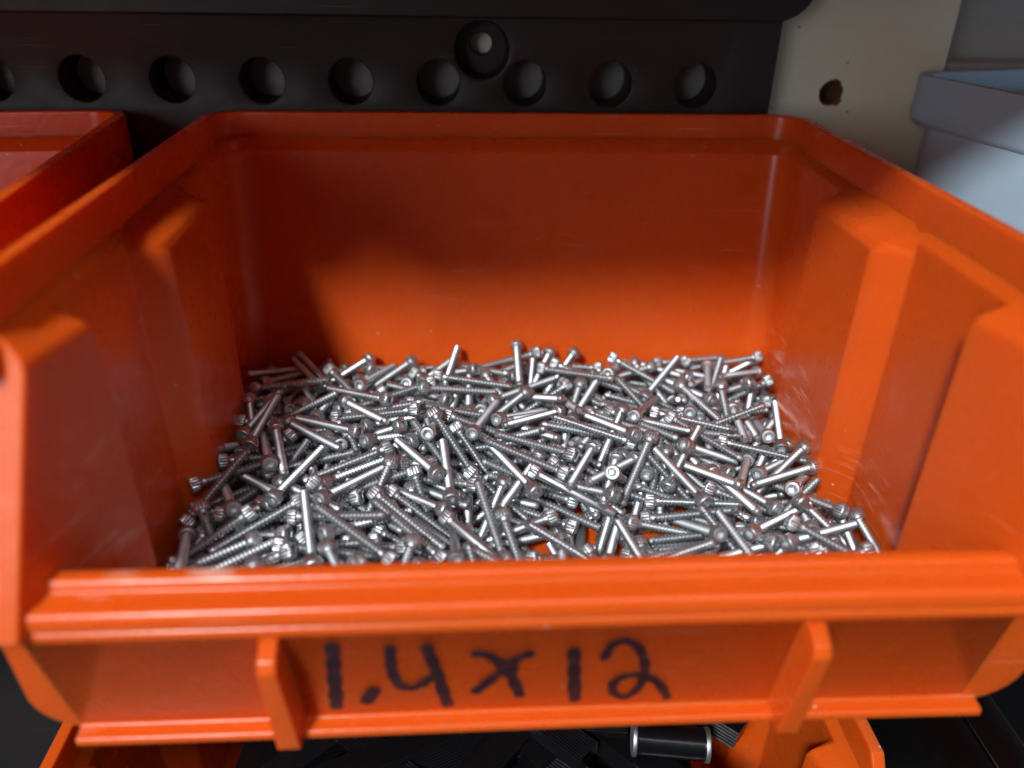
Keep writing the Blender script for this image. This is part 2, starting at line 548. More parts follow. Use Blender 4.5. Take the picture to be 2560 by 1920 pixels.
# section through the stepped front lip, its label panel and the ledge below (y, z); the front is at low y
LIP = ([(5.4, -20.6), (4.6, -17.0)] + arc(4.1, 1.2, 0.5, 0, 88, 4) + arc(3.35, 0.95, 0.75, 95, 176, 7) + [(2.55, 0.75)] + arc(2.2, 0.85, 0.35, 0, -80, 3)
       + [(1.3, 0.42)] + arc(0.35, -0.42, 0.8, 92, 178, 8) + [(-0.45, -1.25)] + arc(-0.1, -1.5, 0.35, 180, 262, 3) + arc(0.05, -2.35, 0.5, 98, 175, 5)
       + [(-0.42, -3.0), (0.1, -3.6), (0.85, -3.9), (3.55, -18.9)] + arc(3.2, -18.95, 0.4, 0, -86, 4) + [(2.2, -19.45)] + arc(2.2, -19.85, 0.4, 92, 180, 5)
       + arc(2.1, -20.3, 0.3, 180, 260, 3) + [(4.4, -20.7)])


def make_bin(name, mat, marks=None):
    root = empty(name, BASE)
    V, F = strip_loft(body_rings()); mesh_obj('side_and_back_wall', V, F, mat, root, bevel=0.45, angle=28)
    V, F = strip_loft(rim_rings()); mesh_obj('rim', V, F, mat, root, bevel=0.3, angle=40, smooth=None)
    V, F = box((-48, 3.6, -20.95), (48, 77.5, -19)); mesh_obj('floor_panel', rel(V), F, mat, root)
    V, F = prism_x(LIP, -50.6, 50.6, 24)
    # hand-made unevenness: a lip never runs dead straight
    V = [(x * (0.955 if z > 0.6 else 0.98 if z < -18.5 else 1.0), y + 0.10 * math.sin(x * 0.055 + 0.4), z + 0.12 * math.sin(x * 0.035 + 1.0)) for x, y, z in V]
    mesh_obj('front_lip', rel(V), F, mat, root, smooth=62)
    for sx in (-1, 1):
        x = 27.1 * sx
        rings = []
        for z, yf, hw in ((-21.0, 1.1, 1.35), (-20.6, 0.5, 1.4), (-6.2, -2.2, 1.05), (-5.1, -1.7, 0.95), (-4.1, 0.2, 0.9)):
            rings.append([(x - hw - 0.35, 1.5 + 0.18 * (-3.9 - z), z), (x - hw, 0.2 + 0.18 * (-3.9 - z), z), (x - hw * 0.9, yf, z), (x + hw * 0.9, yf, z), (x + hw, 0.2 + 0.18 * (-3.9 - z), z), (x + hw + 0.35, 1.5 + 0.18 * (-3.9 - z), z)])
        V, F = loft(rings); mesh_obj('label_tab', rel(V), F, mat, root, bevel=0.5)
    return root


def copy_tree(src):
    r = src.copy(); C.objects.link(r)
    for ch in src.children:
        c = ch.copy(); C.objects.link(c); c.parent = r; c.matrix_parent_inverse = Matrix()
    return r


main_bin = make_bin('storage_bin', ORANGE)
tag(main_bin, 'orange plastic bin marked 1.4 x 12, half full of loose steel screws', 'bin', 'orange bins on the rails')


def place(o, dx, dy, dz, rz=0, piv=None, sx=1.0):
    o.scale = (sx, 1, 1)
    o.rotation_euler = (0, 0, rz)
    b = Vector(BASE)
    if piv is not None:                     # turn about a given point of the bin (in bin coordinates)
        p = Vector(piv); d = b - p
        d.rotate(Matrix.Rotation(rz, 3, 'Z')); b = p + d
    o.location = (b + Vector((dx, dy, dz))) * MM


nb = copy_tree(main_bin)
tag(nb, 'empty orange bin at the left edge, beside the bin of screws', 'bin')
place(nb, -113.2, 9.0, 0, math.radians(5.4), (50.2, 76, 30))
nb.scale = (1, 0.80, 1)
D_UP = 87.0  # unseen upper bins; widths and offsets set to shape their shadow below
for dx, dy, sx_, lab in ((-11.5, 0, 0.77, 'orange bin hanging above the bin of screws, out of the picture'),
                    (-106.5, 0, 1.0, 'orange bin hanging above the left neighbour, out of the picture'),
                    (84.5, 20.5, 1.0, 'orange bin hanging above the pale bin, out of the picture')):
    u = copy_tree(main_bin); tag(u, lab, 'bin'); place(u, dx, dy, D_UP, 0, None, sx_)
low = copy_tree(main_bin)
tag(low, 'lower orange bin holding black parts, under the bin of screws', 'bin')
place(low, -8.0, 4.0, -72.5, 0, None, 1.15)

pale = make_bin('storage_bin', PALE)
tag(pale, 'pale blue-grey plastic bin at right edge, cut by a diagonal shadow', 'bin')
place(pale, 68.6 + 50.2, 3.0, 6.6, math.radians(15.0), (-50.2, 85, 30))

# ------------------------------------------------------------------ handwriting on the front
STROKES = {'one_a': [([(-21.36, -6.24), (-21.52, -8.59), (-21.77, -11.47), (-21.94, -14.48), (-22.16, -17.15)], 1.12)], 'point': [([(-17.93, -14.39), (-18.37, -15.38), (-18.81, -16.34)], 1.16)], 'four': [([(-15.7, -6.85), (-15.78, -8.88), (-15.74, -11.23), (-15.19, -13.5), (-14.08, -14.14), (-13.0, -13.62), (-11.91, -12.43)], 0.9), ([(-12.07, -6.85), (-11.64, -9.08), (-11.16, -11.65), (-10.73, -14.52), (-10.24, -17.51)], 0.99)], 'times': [([(-7.11, -8.24), (-5.99, -8.47), (-4.86, -9.77), (-3.9, -11.28), (-3.12, -13.58), (-2.4, -16.27)], 0.93), ([(-1.68, -8.57), (-2.92, -9.44), (-4.12, -11.09), (-5.55, -13.07), (-7.07, -15.11)], 0.92), ([(-4.44, -10.08), (-3.49, -11.12), (-3.68, -11.85)], 1.2)], 'one_b': [([(2.93, -8.37), (3.17, -11.27), (3.42, -14.31), (3.7, -17.5)], 1.04)], 'two': [([(6.22, -9.67), (6.75, -7.56), (7.88, -6.71), (9.38, -7.79), (10.42, -10.17), (10.85, -13.17), (10.48, -15.68), (9.37, -17.34), (8.02, -16.7), (7.61, -14.93), (8.38, -13.5), (9.95, -13.12), (11.53, -13.74), (12.88, -15.29), (14.01, -17.76)], 0.78)]}
NAMES = {'one_a': 'digit_one', 'point': 'decimal_point', 'four': 'digit_four', 'times': 'multiplication_cross', 'one_b': 'digit_one', 'two': 'digit_two'}


def catmull(p, n=7):
    q = [p[0]] + list(p) + [p[-1]]
    out = []
    for i in range(1, len(q) - 2):
        for k in range(n):
            t = k / n
            a, b, c, d = (Vector(q[i - 1]), Vector(q[i]), Vector(q[i + 1]), Vector(q[i + 2]))
            out.append(0.5 * ((2 * b) + (c - a) * t + (2 * a - 5 * b + 4 * c - d) * t * t + (3 * b - a - 3 * c + d) * t ** 3))
    out.append(Vector(q[-2]))
    return out


def panel_y(z):
    return 0.85 + 0.18 * (-3.9 - z)


for key, strokes in STROKES.items():
    V = []; F = []
    for si, (pts, w) in enumerate(strokes):
        w = w * 1.45
        P = catmull([(x, z) for x, z in pts])
        P = [p for i, p in enumerate(P) if i == 0 or (p - P[i - 1]).length > 1e-4]
        tang = [(P[min(i + 1, len(P) - 1)] - P[max(i - 1, 0)]).normalized() for i in range(len(P))]
        hw = [w / 2 * (0.92 + 0.10 * math.sin(i * 0.9 + si) + 0.05 * math.sin(i * 2.3)) for i in range(len(P))]
        outl = []
        for i, p in enumerate(P):
            nrm = Vector((-tang[i].y, tang[i].x)); outl.append((p + nrm * hw[i], p - nrm * hw[i]))
        yo = 0.05 + 0.012 * si
        q = len(V)
        for a, b in outl:
            V += [(a.x, panel_y(a.y) - yo, a.y), (b.x, panel_y(b.y) - yo, b.y)]
        for i in range(len(outl) - 1):
            F.append((q + 2 * i, q + 2 * i + 1, q + 2 * i + 3, q + 2 * i + 2))
        for end, i in ((-1, 0), (1, len(P) - 1)):       # round pen ends
            c = P[i]; q2 = len(V); ring = []
            base = math.atan2(tang[i].y, tang[i].x) + (0 if end > 0 else math.pi)
            for k in range(9):
                a = base - math.pi / 2 + math.pi * k / 8
                V.append((c.x + hw[i] * math.cos(a), panel_y(c.y + hw[i] * math.sin(a)) - yo, c.y + hw[i] * math.sin(a)))
            F.append(tuple(range(q2, q2 + 9)))
    # the lip waves a little: follow it
    V = [(x, y + 0.10 * math.sin(x * 0.055 + 0.4), z) for x, y, z in V]
    o = mesh_obj(NAMES[key], rel(V), F, INK, main_bin)
    tag(o, 'dark marker writing on the orange front panel')

# ------------------------------------------------------------------ screws
PITCH_T = 0.54


def shank_mesh(sides, threaded=True):
    V = []; F = []
    z0, z1 = -6.7, 4.9
    V.append((0, 0, z0))
    def ring(r, z, helix=0.0):
        q = len(V)
        for i in range(sides):
            a = 2 * math.pi * i / sides
            V.append((r * math.cos(a), r * math.sin(a), z + helix * i / sides))
        return q
    def join(a, b, shift=None):
        for i in range(sides):
            j = (i + 1) % sides
            F.append((a + i, a + j, b + j, b + i))
    q0 = ring(0.40, z0); q1 = ring(0.57, z0 + 0.22)
    for i in range(sides): F.append((0, q0 + (i + 1) % sides, q0 + i))
    join(q0, q1)
    if threaded:
        start = z0 + 0.30
        nt = int((z1 - 0.35 - start) / PITCH_T)
        rr = []
        for k in range(nt * 2 + 1):
            rr.append(ring(0.665 if k % 2 == 0 else 0.40, start + k * PITCH_T / 2, PITCH_T))
        for k in range(len(rr) - 1):
            for i in range(sides):
                if i < sides - 1:
                    F.append((rr[k] + i, rr[k] + i + 1, rr[k + 1] + i + 1, rr[k + 1] + i))
                elif k + 3 < len(rr):
                    F.append((rr[k] + i, rr[k + 2], rr[k + 3], rr[k + 1] + i))
        # close start and end
        first = [rr[0] + i for i in range(sides)]
        join(q1, rr[0])
        qe = ring(0.62, z1 - 0.02)
        join(rr[-1], qe)
        last = qe
    else:
        qa = ring(0.66, z0 + 0.34); join(q1, qa)
        qb = ring(0.66, z1 - 0.1); join(qa, qb); last = qb
    qf = ring(0.66, z1 + 0.15); join(last, qf)
    qg = ring(0.86, z1 + 0.45); join(qf, qg)
    return V, F


def head_mesh(n=40):
    V = []; F = []
    def ring(rf, z):
        q = len(V)
        for i in range(n):
            a = 2 * math.pi * i / n
            r = rf(i); V.append((r * math.cos(a), r * math.sin(a), z))
        return q
    kn = lambda i: 1.15 if i % 2 == 0 else 1.02
    def hexr(i):
        a = (2 * math.pi * i / n) % (math.pi / 3) - math.pi / 6
        return 0.60 / math.cos(a)
    seq = [(lambda i: 0.6, 5.28), (lambda i: 0.94, 5.28), (lambda i: 1.04, 5.36), (kn, 5.48), (kn, 6.42), (lambda i: 1.05, 6.56), (lambda i: 0.96, 6.68), (lambda i: 0.88, 6.70), (hexr, 6.70), (lambda i: hexr(i) * 0.97, 6.62), (lambda i: hexr(i) * 0.96, 6.05), (lambda i: 0.12, 5.86)]
    rs = [ring(*s) for s in seq]
    for a, b in zip(rs[:-1], rs[1:]):
        for i in range(n):
            j = (i + 1) % n; F.append((a + i, a + j, b + j, b + i))
    F.append(tuple(rs[-1] + i for i in range(n)))
    return V, F


def data_mesh(name, VF, smooth=40):
    me = bpy.data.meshes.new(name)
    me.from_pydata([tuple(c * MM for c in v) for v in VF[0]], [], VF[1])
    me.polygons.foreach_set('use_smooth', [True] * len(me.polygons))
    if smooth: me.set_sharp_from_angle(angle=math.radians(smooth))
    me.materials.append(STEEL)
    return me


SHANK = data_mesh('shank', shank_mesh(12), 40)
SHANK_S = data_mesh('plain_shank', shank_mesh(14, False), 50)
HEAD = data_mesh('head', head_mesh(), 32)

# resting place of every screw in the pile: x, y, z in 1/100 mm, then its turn (quaternion / 1000);
# the first N_SHOWN are the ones that show largest
N_SHOWN = 300
GLINT_PLAIN = set([6, 25, 75, 113, 116, 184, 199, 210, 233, 243, 247])  # threads left off these to imitate glints that wash the thread out
REST = [(-2208,2314,-991,331,788,-45,518),(-3128,3648,-987,228,-43,-716,659),(-3525,2760,-1187,762,-438,468,-94),(57,3897,-962,558,-28,750,-355),(-4089,2484,-1210,332,311,491,743),
(202,4216,-948,483,-197,665,-535),(656,3373,-1198,600,162,-571,-536),(-2798,2462,-999,415,340,680,-500),(-2491,2707,-1022,174,672,-369,-619),(-1585,2771,-1142,71,-502,358,784),
(2212,3569,-1076,681,709,160,90),(-486,2797,-1216,360,313,752,-456),(1661,3824,-1136,51,245,509,823),(3845,2417,-1234,344,661,-28,-666),(3750,3595,-1144,654,-493,548,-168),
(-3949,2107,-1178,102,446,596,660),(-2482,3885,-1017,543,-633,216,-508),(-2363,3379,-998,604,630,54,-485),(3906,2121,-1187,249,427,-385,-779),(-4222,3485,-1096,392,808,187,-398),
(1129,4601,-956,78,747,-172,637),(-1562,2575,-1172,591,398,692,-115),(2267,3081,-1403,499,198,-788,-301),(2339,3176,-1271,422,-665,-323,524),(-145,3731,-1039,155,437,-550,695),
(-654,2350,-1243,762,-503,-403,66),(-1522,4063,-1032,568,225,632,-476),(497,2250,-1245,150,-526,577,-606),(-1000,4459,-1069,280,-424,320,800),(3398,2701,-1200,157,-476,-490,713),
(-3741,6236,-1014,448,513,-564,-467),(-3855,4881,-880,103,198,704,-674),(3675,4350,-1215,219,-697,102,675),(2839,4613,-1118,758,-507,-379,155),(-2918,4853,-958,681,95,645,-332),
(-1083,3795,-1070,675,728,113,-30),(1378,4774,-966,748,606,147,226),(-1367,3084,-1375,820,-339,-459,40),(1057,6431,-963,649,-494,-524,244),(-167,2360,-1409,258,-328,484,769),
(-696,6256,-997,21,665,-133,-735),(-3494,4187,-954,90,116,-694,-705),(2303,2841,-1423,781,392,327,-360),(-4016,3844,-1091,346,705,10,-619),(2854,4231,-1177,363,496,8,-788),
(-3106,4622,-978,114,-601,412,675),(-929,5948,-996,90,-586,-221,774),(2624,3637,-1104,357,-113,-790,-486),(858,3866,-1100,136,-422,-607,-659),(-2572,5820,-970,664,60,660,-345),
(-2189,5298,-1049,246,-572,278,-731),(2015,3013,-1620,386,535,-254,-708),(-2321,3848,-1092,629,644,-134,-414),(3808,3813,-1166,754,-309,559,153),(-480,3033,-1287,452,-170,606,632),
(491,3444,-1547,45,532,-413,-738),(3924,3322,-1290,348,-123,647,-667),(-4264,2132,-1081,382,-338,-730,-456),(4118,2722,-1409,408,314,-269,-814),(2762,5054,-1098,555,200,-662,-461),
(2353,2880,-1613,408,-558,360,-627),(-2391,5223,-938,400,-10,-762,-510),(2392,4052,-1093,296,709,366,-525),(248,5104,-1043,432,83,768,466),(-2090,2713,-1142,571,623,-127,-519),
(2276,6645,-1117,180,-560,166,791),(1412,4648,-1105,621,-593,-137,-493),(3078,5608,-1138,751,-543,-363,-98),(-3058,4067,-1107,304,698,-10,-649),(766,3481,-1187,783,497,346,143),
(-4049,2578,-1361,776,-339,-423,-323),(2885,3215,-1101,413,-596,470,503),(-634,4378,-1315,880,-384,-248,132),(3119,3432,-1247,678,411,517,-324),(-1552,3381,-1240,429,-148,641,-619),
(-221,2811,-1433,494,-589,248,-590),(-3539,2057,-1306,682,288,471,480),(-522,4984,-951,759,623,-187,-15),(4174,5052,-1201,683,709,-175,-2),(2750,2233,-1242,663,733,12,153),
(-3706,4272,-999,648,598,-177,438),(-2048,3307,-1168,814,-557,163,-19),(-305,3473,-1378,662,8,-554,-504),(2567,6470,-1088,607,724,-267,-191),(4561,2281,-1386,698,-606,-267,-274),
(146,6088,-1080,446,708,-94,-539),(-1635,1673,-1238,538,-267,540,590),(-2242,1554,-1089,746,-571,-338,-56),(-3738,4265,-1139,542,601,-239,-537),(119,3351,-1550,562,638,349,394),
(-4081,3441,-1178,772,598,95,194),(-2552,2216,-1185,342,556,-392,-648),(-1363,3283,-1427,856,-432,-34,282),(1390,2170,-1317,599,543,502,-307),(-68,7315,-1158,698,406,390,442),
(104,6848,-990,688,-617,-249,-288),(-2154,6701,-1152,111,342,572,737),(1294,3729,-1088,4,519,573,634),(-1856,4761,-1130,700,564,-162,-406),(1723,1970,-1194,38,-668,-284,687),
(140,3655,-1340,503,601,496,374),(-3730,2062,-1224,330,649,203,-655),(-3957,5158,-931,625,683,188,-329),(-18,3648,-1172,51,-364,-581,-726),(-1617,6062,-1088,62,-492,452,-742),
(-2335,6673,-1099,508,208,-594,589),(3292,5059,-1099,498,-334,-763,243),(982,4758,-1090,517,350,718,307),(-3392,5421,-1033,339,698,189,-602),(3923,7202,-1181,237,608,192,733),
(-226,5429,-1097,556,-36,646,522),(3439,5413,-1202,249,-184,-516,-799),(-1247,3753,-1244,688,-23,659,-303),(2114,5460,-1078,517,578,198,-600),(-2396,3112,-1239,705,-372,-250,550),
(-2852,6789,-1088,506,-696,-160,-484),(-973,2647,-1310,585,463,446,-495),(-2236,5006,-1235,656,-77,480,-577),(2140,3820,-1306,306,-32,824,-475),(-560,4895,-1074,51,-611,288,736),
(2763,2721,-1393,400,-116,611,-673),(-1264,4318,-1114,554,540,618,-140),(380,5904,-1248,708,-476,317,-413),(-1949,5911,-1034,586,298,546,519),(1946,5010,-1117,406,-706,112,570),
(1100,2974,-1588,492,396,-671,389),(-4096,6938,-1146,576,-650,495,17),(4088,6755,-1188,69,-659,-451,-598),(3147,3204,-1336,121,-601,81,786),(3930,5138,-1298,320,128,-562,752),
(3871,4152,-1336,80,500,379,-774),(2155,5002,-1100,161,-657,419,606),(-2560,2372,-1231,238,633,181,714),(-2696,6138,-1112,326,-536,184,756),(3840,6158,-1300,499,-451,264,-691),
(1436,3747,-1261,804,419,-12,-423),(28,3825,-1296,232,806,224,497),(-4078,5030,-1043,39,-205,608,766),(53,5379,-1154,813,464,-349,-48),(-1128,5484,-1087,554,252,-655,-448),
(3526,5070,-1156,263,-404,-636,-603),(-3478,3011,-1242,220,650,-227,-691),(3995,3593,-1250,245,434,354,-791),(-1857,3744,-1172,723,-327,609,-18),(-3866,4315,-1249,792,-179,519,268),
(-24,2841,-1597,553,-161,782,238),(1253,3679,-1221,142,72,714,682),(3253,3839,-1227,561,-798,39,-218),(2689,2422,-1434,454,446,756,-152),(-3416,3980,-1217,609,762,-198,-93),
(3394,6483,-1081,212,-429,-624,-617),(-3705,2848,-1430,693,460,385,400),(-2956,3269,-1091,130,-645,370,656),(1146,5773,-1121,170,470,557,-664),(-2865,3327,-1381,618,404,396,546),
(2964,6237,-1182,381,551,-348,656),(3625,6400,-1365,835,388,221,321),(-1449,2537,-1487,572,-585,-230,527),(846,6759,-1123,778,-539,322,13),(2111,5797,-1234,201,-222,806,-511),
(922,5619,-1211,65,158,554,815),(2101,3418,-1386,586,14,-698,-410),(-3824,3788,-1209,353,-726,142,572),(-3601,6918,-1157,268,-106,698,-656),(1272,6530,-1071,264,451,-448,-725),
(-3862,6964,-1253,406,594,215,-660),(-1246,3663,-1409,614,-671,-386,158),(-1126,6927,-1192,827,364,421,81),(887,3569,-1265,419,181,-585,-670),(1953,6741,-1186,655,45,676,334),
(-1288,4955,-1040,434,238,-529,690),(1637,5064,-1126,14,542,-489,-684),(371,5860,-1097,554,-668,-496,-18),(2750,4483,-1390,726,485,465,-149),(-3430,6954,-1167,214,634,-424,610),
(3295,7338,-1203,267,-679,-290,619),(-1079,6755,-1025,215,388,658,-609),(3020,4879,-1234,644,-200,720,-168),(3642,3019,-1269,118,741,330,-573),(-107,4807,-1200,328,238,-836,-369),
(1964,4460,-1336,257,378,551,-698),(-4048,3715,-1385,128,598,344,-713),(3779,5402,-1321,578,-619,398,353),(-3020,5960,-1159,356,489,495,-624),(-1169,4942,-1158,41,-484,-455,746),
(1177,2788,-1623,278,-495,-542,-619),(2718,6933,-1191,758,595,207,166),(-3915,3538,-1348,446,710,144,-526),(-1216,4253,-1308,42,-529,-266,805),(183,4860,-1109,539,-786,-122,277),
(1280,3680,-1364,41,-611,236,755),(2792,2272,-1389,651,-56,-644,397),(-1041,2597,-1424,620,232,700,-268),(-1888,5341,-1179,379,631,110,-668),(508,6861,-1150,701,-477,444,289),
(-220,6130,-1194,754,-570,-320,-55),(17,3039,-1529,715,272,588,-261),(2091,3905,-1419,513,-267,559,594),(2436,6745,-1315,466,-533,377,598),(-384,3761,-1550,54,-676,285,678),
(-574,4612,-1251,98,-804,87,580),(-2448,1976,-1376,849,75,375,-364),(-2132,5567,-1112,492,-563,-571,338),(352,6853,-1230,29,-99,-589,-801),(3641,1861,-1239,732,-275,561,-271),
(-617,7029,-1171,81,-666,362,647),(2659,3422,-1366,298,-629,346,629),(977,7166,-1202,718,276,632,100),(-305,1884,-1216,686,539,469,140),(-782,3650,-1462,381,-360,590,614),
(2990,5985,-1275,608,587,238,-480),(1855,2356,-1462,264,573,384,674),(-3586,6885,-1332,123,-251,-738,614),(4324,2391,-1460,563,637,341,-401),(-608,1622,-1426,295,748,-466,369),
(3469,6386,-1218,290,723,435,-451),(-2166,2608,-1415,719,418,498,248),(1614,3412,-1579,534,419,-630,376),(-3174,1319,-1132,690,-558,-402,-223),(1628,2079,-1663,545,-529,338,556),
(-4237,4728,-1230,466,-726,464,200),(3031,1958,-1360,809,-107,474,-330),(1973,3981,-1392,507,823,-254,-2),(849,5614,-1076,517,-666,-474,-255),(1042,4003,-1321,413,-536,-84,732),
(2679,7222,-1465,827,-99,457,-312),(-4046,5822,-1369,729,53,506,-458),(-2842,4107,-1284,299,-264,506,765),(2196,6103,-1412,616,184,764,56),(-3348,4944,-1170,610,381,520,462),
(-419,4492,-1074,108,-449,555,-692),(-1260,6791,-1048,727,646,-194,-130),(2538,4513,-1292,652,547,425,-308),(754,2906,-1728,483,317,-566,588),(-2159,3220,-1361,240,-661,246,667),
(-757,6139,-1169,698,716,-3,-9),(2397,2695,-1640,352,-530,354,-686),(-3257,5829,-1254,756,-602,-234,100),(-1210,6372,-1224,74,481,-370,-791),(-291,2984,-1596,762,390,-421,-299),
(1864,6911,-1118,604,572,173,-528),(3899,3185,-1404,38,140,632,-761),(-3856,2319,-1360,452,618,-133,-629),(-3717,5162,-1183,612,-464,-489,413),(-2307,5438,-1122,640,-54,-765,-41),
(-1996,7119,-1477,841,-45,-473,258),(-3920,3395,-1488,250,483,-64,837),(1050,1879,-1604,765,-558,-128,294),(1294,6018,-1252,452,150,-622,-621),(3517,4027,-1397,707,-650,249,-123),
(4058,7019,-1253,634,-146,691,316),(-2345,4280,-1321,501,-467,253,684),(-3717,4551,-1253,248,735,-173,-607),(-491,2543,-1629,341,617,45,708),(-3278,5243,-1322,781,-589,-8,208),
(3945,5798,-1407,748,-502,381,208),(3738,2915,-1594,562,-441,-386,583),(-571,3676,-1488,128,-452,-722,508),(2186,5865,-1335,648,-78,682,-329),(-1062,5535,-1219,12,106,638,762),
(3573,6270,-1212,210,519,564,-607),(3336,6550,-1204,574,-724,375,-80),(-3944,6208,-1181,500,-678,462,277),(894,3778,-1440,647,-584,-386,-303),(-2809,5042,-1357,831,495,212,-140),
(-468,6254,-1372,754,538,-284,248),(2332,6154,-1310,323,-631,101,698),(3873,4312,-1467,743,-425,503,121),(3824,6205,-1586,525,-330,454,-640),(738,3900,-1492,604,712,355,-43),
(-3367,2301,-1567,523,150,524,656),(-1265,3924,-1418,264,-688,315,597),(-2012,7341,-1310,53,713,-130,-687),(-841,3163,-1661,678,645,-297,-188),(-4395,2287,-1481,752,-648,112,-27),
(-323,6958,-1262,166,730,160,-643),(2695,5882,-1208,486,-868,78,-60),(1642,3245,-1801,138,-574,-387,708),(3776,3310,-1621,96,-667,-10,-739),(671,4504,-1230,579,-441,508,460),
(-1763,6048,-1203,668,49,742,-17),(-3640,3276,-1675,513,-351,525,-582),(-1594,6903,-1454,840,483,-78,-233),(2299,6919,-1452,376,-739,-47,557),(-688,4794,-1206,484,677,-165,-529),
(-1493,3117,-1479,71,-155,591,789),(-351,7088,-1496,866,293,396,-82),(1054,5088,-1384,359,-195,798,442),(-2982,3781,-1234,582,-539,-475,-381),(3926,5012,-1412,58,-357,-595,718),
(1000,4453,-1368,256,-619,324,668),(896,5849,-1307,30,627,-426,-652),(4100,6928,-1377,406,590,-286,637),(2035,5571,-1227,451,-382,624,-512),(307,5359,-1160,595,-507,622,38),
(1840,2323,-1643,325,-773,53,542),(-1361,5598,-1263,574,-224,753,231),(-2241,7189,-1421,781,226,-581,42),(1629,3679,-1655,274,-538,-281,746),(-378,4047,-1341,682,-362,617,153),
(118,4790,-1252,140,599,396,-682),(-3218,6858,-1352,610,-469,542,337),(567,6978,-1289,651,-82,660,-367),(2704,3822,-1508,462,220,672,-536),(3421,7132,-1408,546,-63,819,163),
(1230,5091,-1298,623,-740,98,-234),(512,2381,-1801,382,502,-475,613),(3971,6894,-1427,72,-440,503,740),(-1955,4920,-1268,204,-72,701,-680),(3063,6095,-1435,173,87,-624,757),
(-1648,5053,-1408,507,-816,96,262),(2922,6346,-1352,520,-654,489,251),(-3397,5964,-1439,569,520,230,594),(-181,2689,-1668,598,600,351,398),(-4282,6921,-1493,648,526,162,-526),
(4029,4197,-1641,205,55,776,594),(3721,6044,-1596,432,-685,-412,417),(-4150,3176,-1523,776,480,186,363),(-2690,6065,-1482,864,-247,436,-47),(1917,6961,-1282,359,615,4,-702),
(280,5936,-1493,730,663,90,138),(-4062,6007,-1607,172,-583,277,744),(-3320,4421,-1350,386,651,40,-653),(-2156,6950,-1351,771,-150,615,-68),(1548,5974,-1298,145,-462,635,-602),
(-4091,4962,-1244,415,367,535,-638),(4071,1928,-1434,272,-258,678,632),(-4422,6836,-1595,379,115,556,-731),(3731,3824,-1686,465,308,688,464),(645,3005,-1802,396,-388,570,606),
(-1980,6841,-1264,596,390,570,409),(3451,6628,-1387,129,-681,81,716),(3950,6151,-1688,747,448,437,-224),(4372,6833,-1550,684,486,425,-341),(-772,6492,-1302,416,-599,311,-610),
(2365,4725,-1370,334,-487,509,626),(394,1819,-1296,564,467,392,-558),(-3876,3606,-1482,550,516,-539,-375),(-305,4520,-1433,622,438,639,-112),(2602,3622,-1496,459,284,668,-511),
(-1828,2320,-1431,122,-588,157,784),(3720,3644,-1693,537,337,607,480),(-588,6854,-1448,720,647,-209,140),(3046,5051,-1397,649,-734,196,44),(1975,4833,-1258,478,730,34,-487),
(-2752,3133,-1199,704,707,69,20),(1231,1361,-1298,678,-596,-20,429),(3993,3116,-1802,683,-48,690,234),(-2670,7182,-1358,312,570,-69,-757),(1744,6849,-1613,474,-615,-498,-386),
(3584,3762,-1501,145,656,340,-658),(-3727,3891,-1519,320,746,-305,-497),(-2855,4525,-1271,566,76,687,-449),(-3278,1974,-1295,566,626,-313,-437),(-3349,5253,-1183,69,-693,102,710),
(2050,2368,-1593,154,-728,318,588),(663,5306,-1398,151,-558,-524,-625),(4292,6645,-1579,645,634,410,-117),(485,7180,-1320,244,-535,450,-672),(-4001,6255,-1328,313,-490,480,657),
(-1287,4654,-1334,582,807,71,77),(1837,6961,-1404,530,28,725,-439),(3879,2008,-1302,571,650,242,439),(2021,3637,-1623,634,-504,362,461),(-1561,3486,-1560,468,502,475,550),
(1326,5901,-1408,381,664,284,-577),(-4164,1753,-1410,12,-10,727,687),(1247,4481,-1592,743,434,435,264),(2384,5241,-1637,351,-634,385,-572),(3991,2615,-1647,10,-653,153,742),
(1163,3818,-1623,20,50,784,-619),(-2146,3621,-1399,6,-306,510,-804),(3918,1727,-1473,286,-242,-645,-666),(-3691,4194,-1557,88,657,-284,-693),(1196,6211,-1478,776,-412,-472,-70),
(644,7026,-1439,30,675,136,-725),(-1515,5918,-1326,526,-382,757,-69),(-3819,7137,-1422,105,-596,484,-632),(-1920,4096,-1335,495,212,686,489),(-660,5175,-1233,618,-681,196,-341),
(70,2701,-1802,671,485,490,-273),(-1493,4596,-1535,61,741,-107,-660),(-2398,4790,-1210,361,-712,313,514),(1219,4967,-1152,556,-398,-480,549),(-1718,1424,-1176,190,449,433,759),
(198,4837,-1381,550,-629,312,452),(-2486,6671,-1300,633,-446,-548,316),(668,6962,-1558,319,-736,217,556),(-1056,6861,-1423,656,-420,507,368),(-3768,6894,-1450,603,-572,-203,518),
(3524,2517,-1472,694,302,-629,180),(-1568,1345,-1312,717,-455,428,309),(2147,2911,-1802,606,390,569,396),(-520,4529,-1438,637,378,637,-214),(1466,5023,-1478,422,487,250,-722),
(-3118,3144,-1365,445,586,-434,-520),(-3831,6091,-1464,730,-466,465,183),(-3926,2107,-1319,215,-476,-454,722),(2058,4056,-1802,717,-261,640,89),(4013,2541,-1802,656,-45,689,307),
(2727,6754,-1619,701,568,-122,-413),(-1258,5070,-1396,592,-342,619,387),(3908,3112,-1530,77,600,-306,-735),(-1083,6769,-1301,303,-373,-587,651),(2758,4100,-1467,362,59,701,-612),
(3539,4194,-1509,223,346,675,613),(-137,3995,-1802,666,534,439,281),(-2638,3505,-1572,730,631,-105,-241),(-1154,3723,-1650,633,-70,768,63),(4167,4128,-1552,519,512,467,-501),
(1925,6857,-1569,224,-212,783,540),(560,6211,-1536,612,-761,-158,-147),(-1832,2058,-1472,18,-640,140,756),(2897,7280,-1624,502,-352,625,-484),(-1293,1105,-1211,455,714,478,-232),
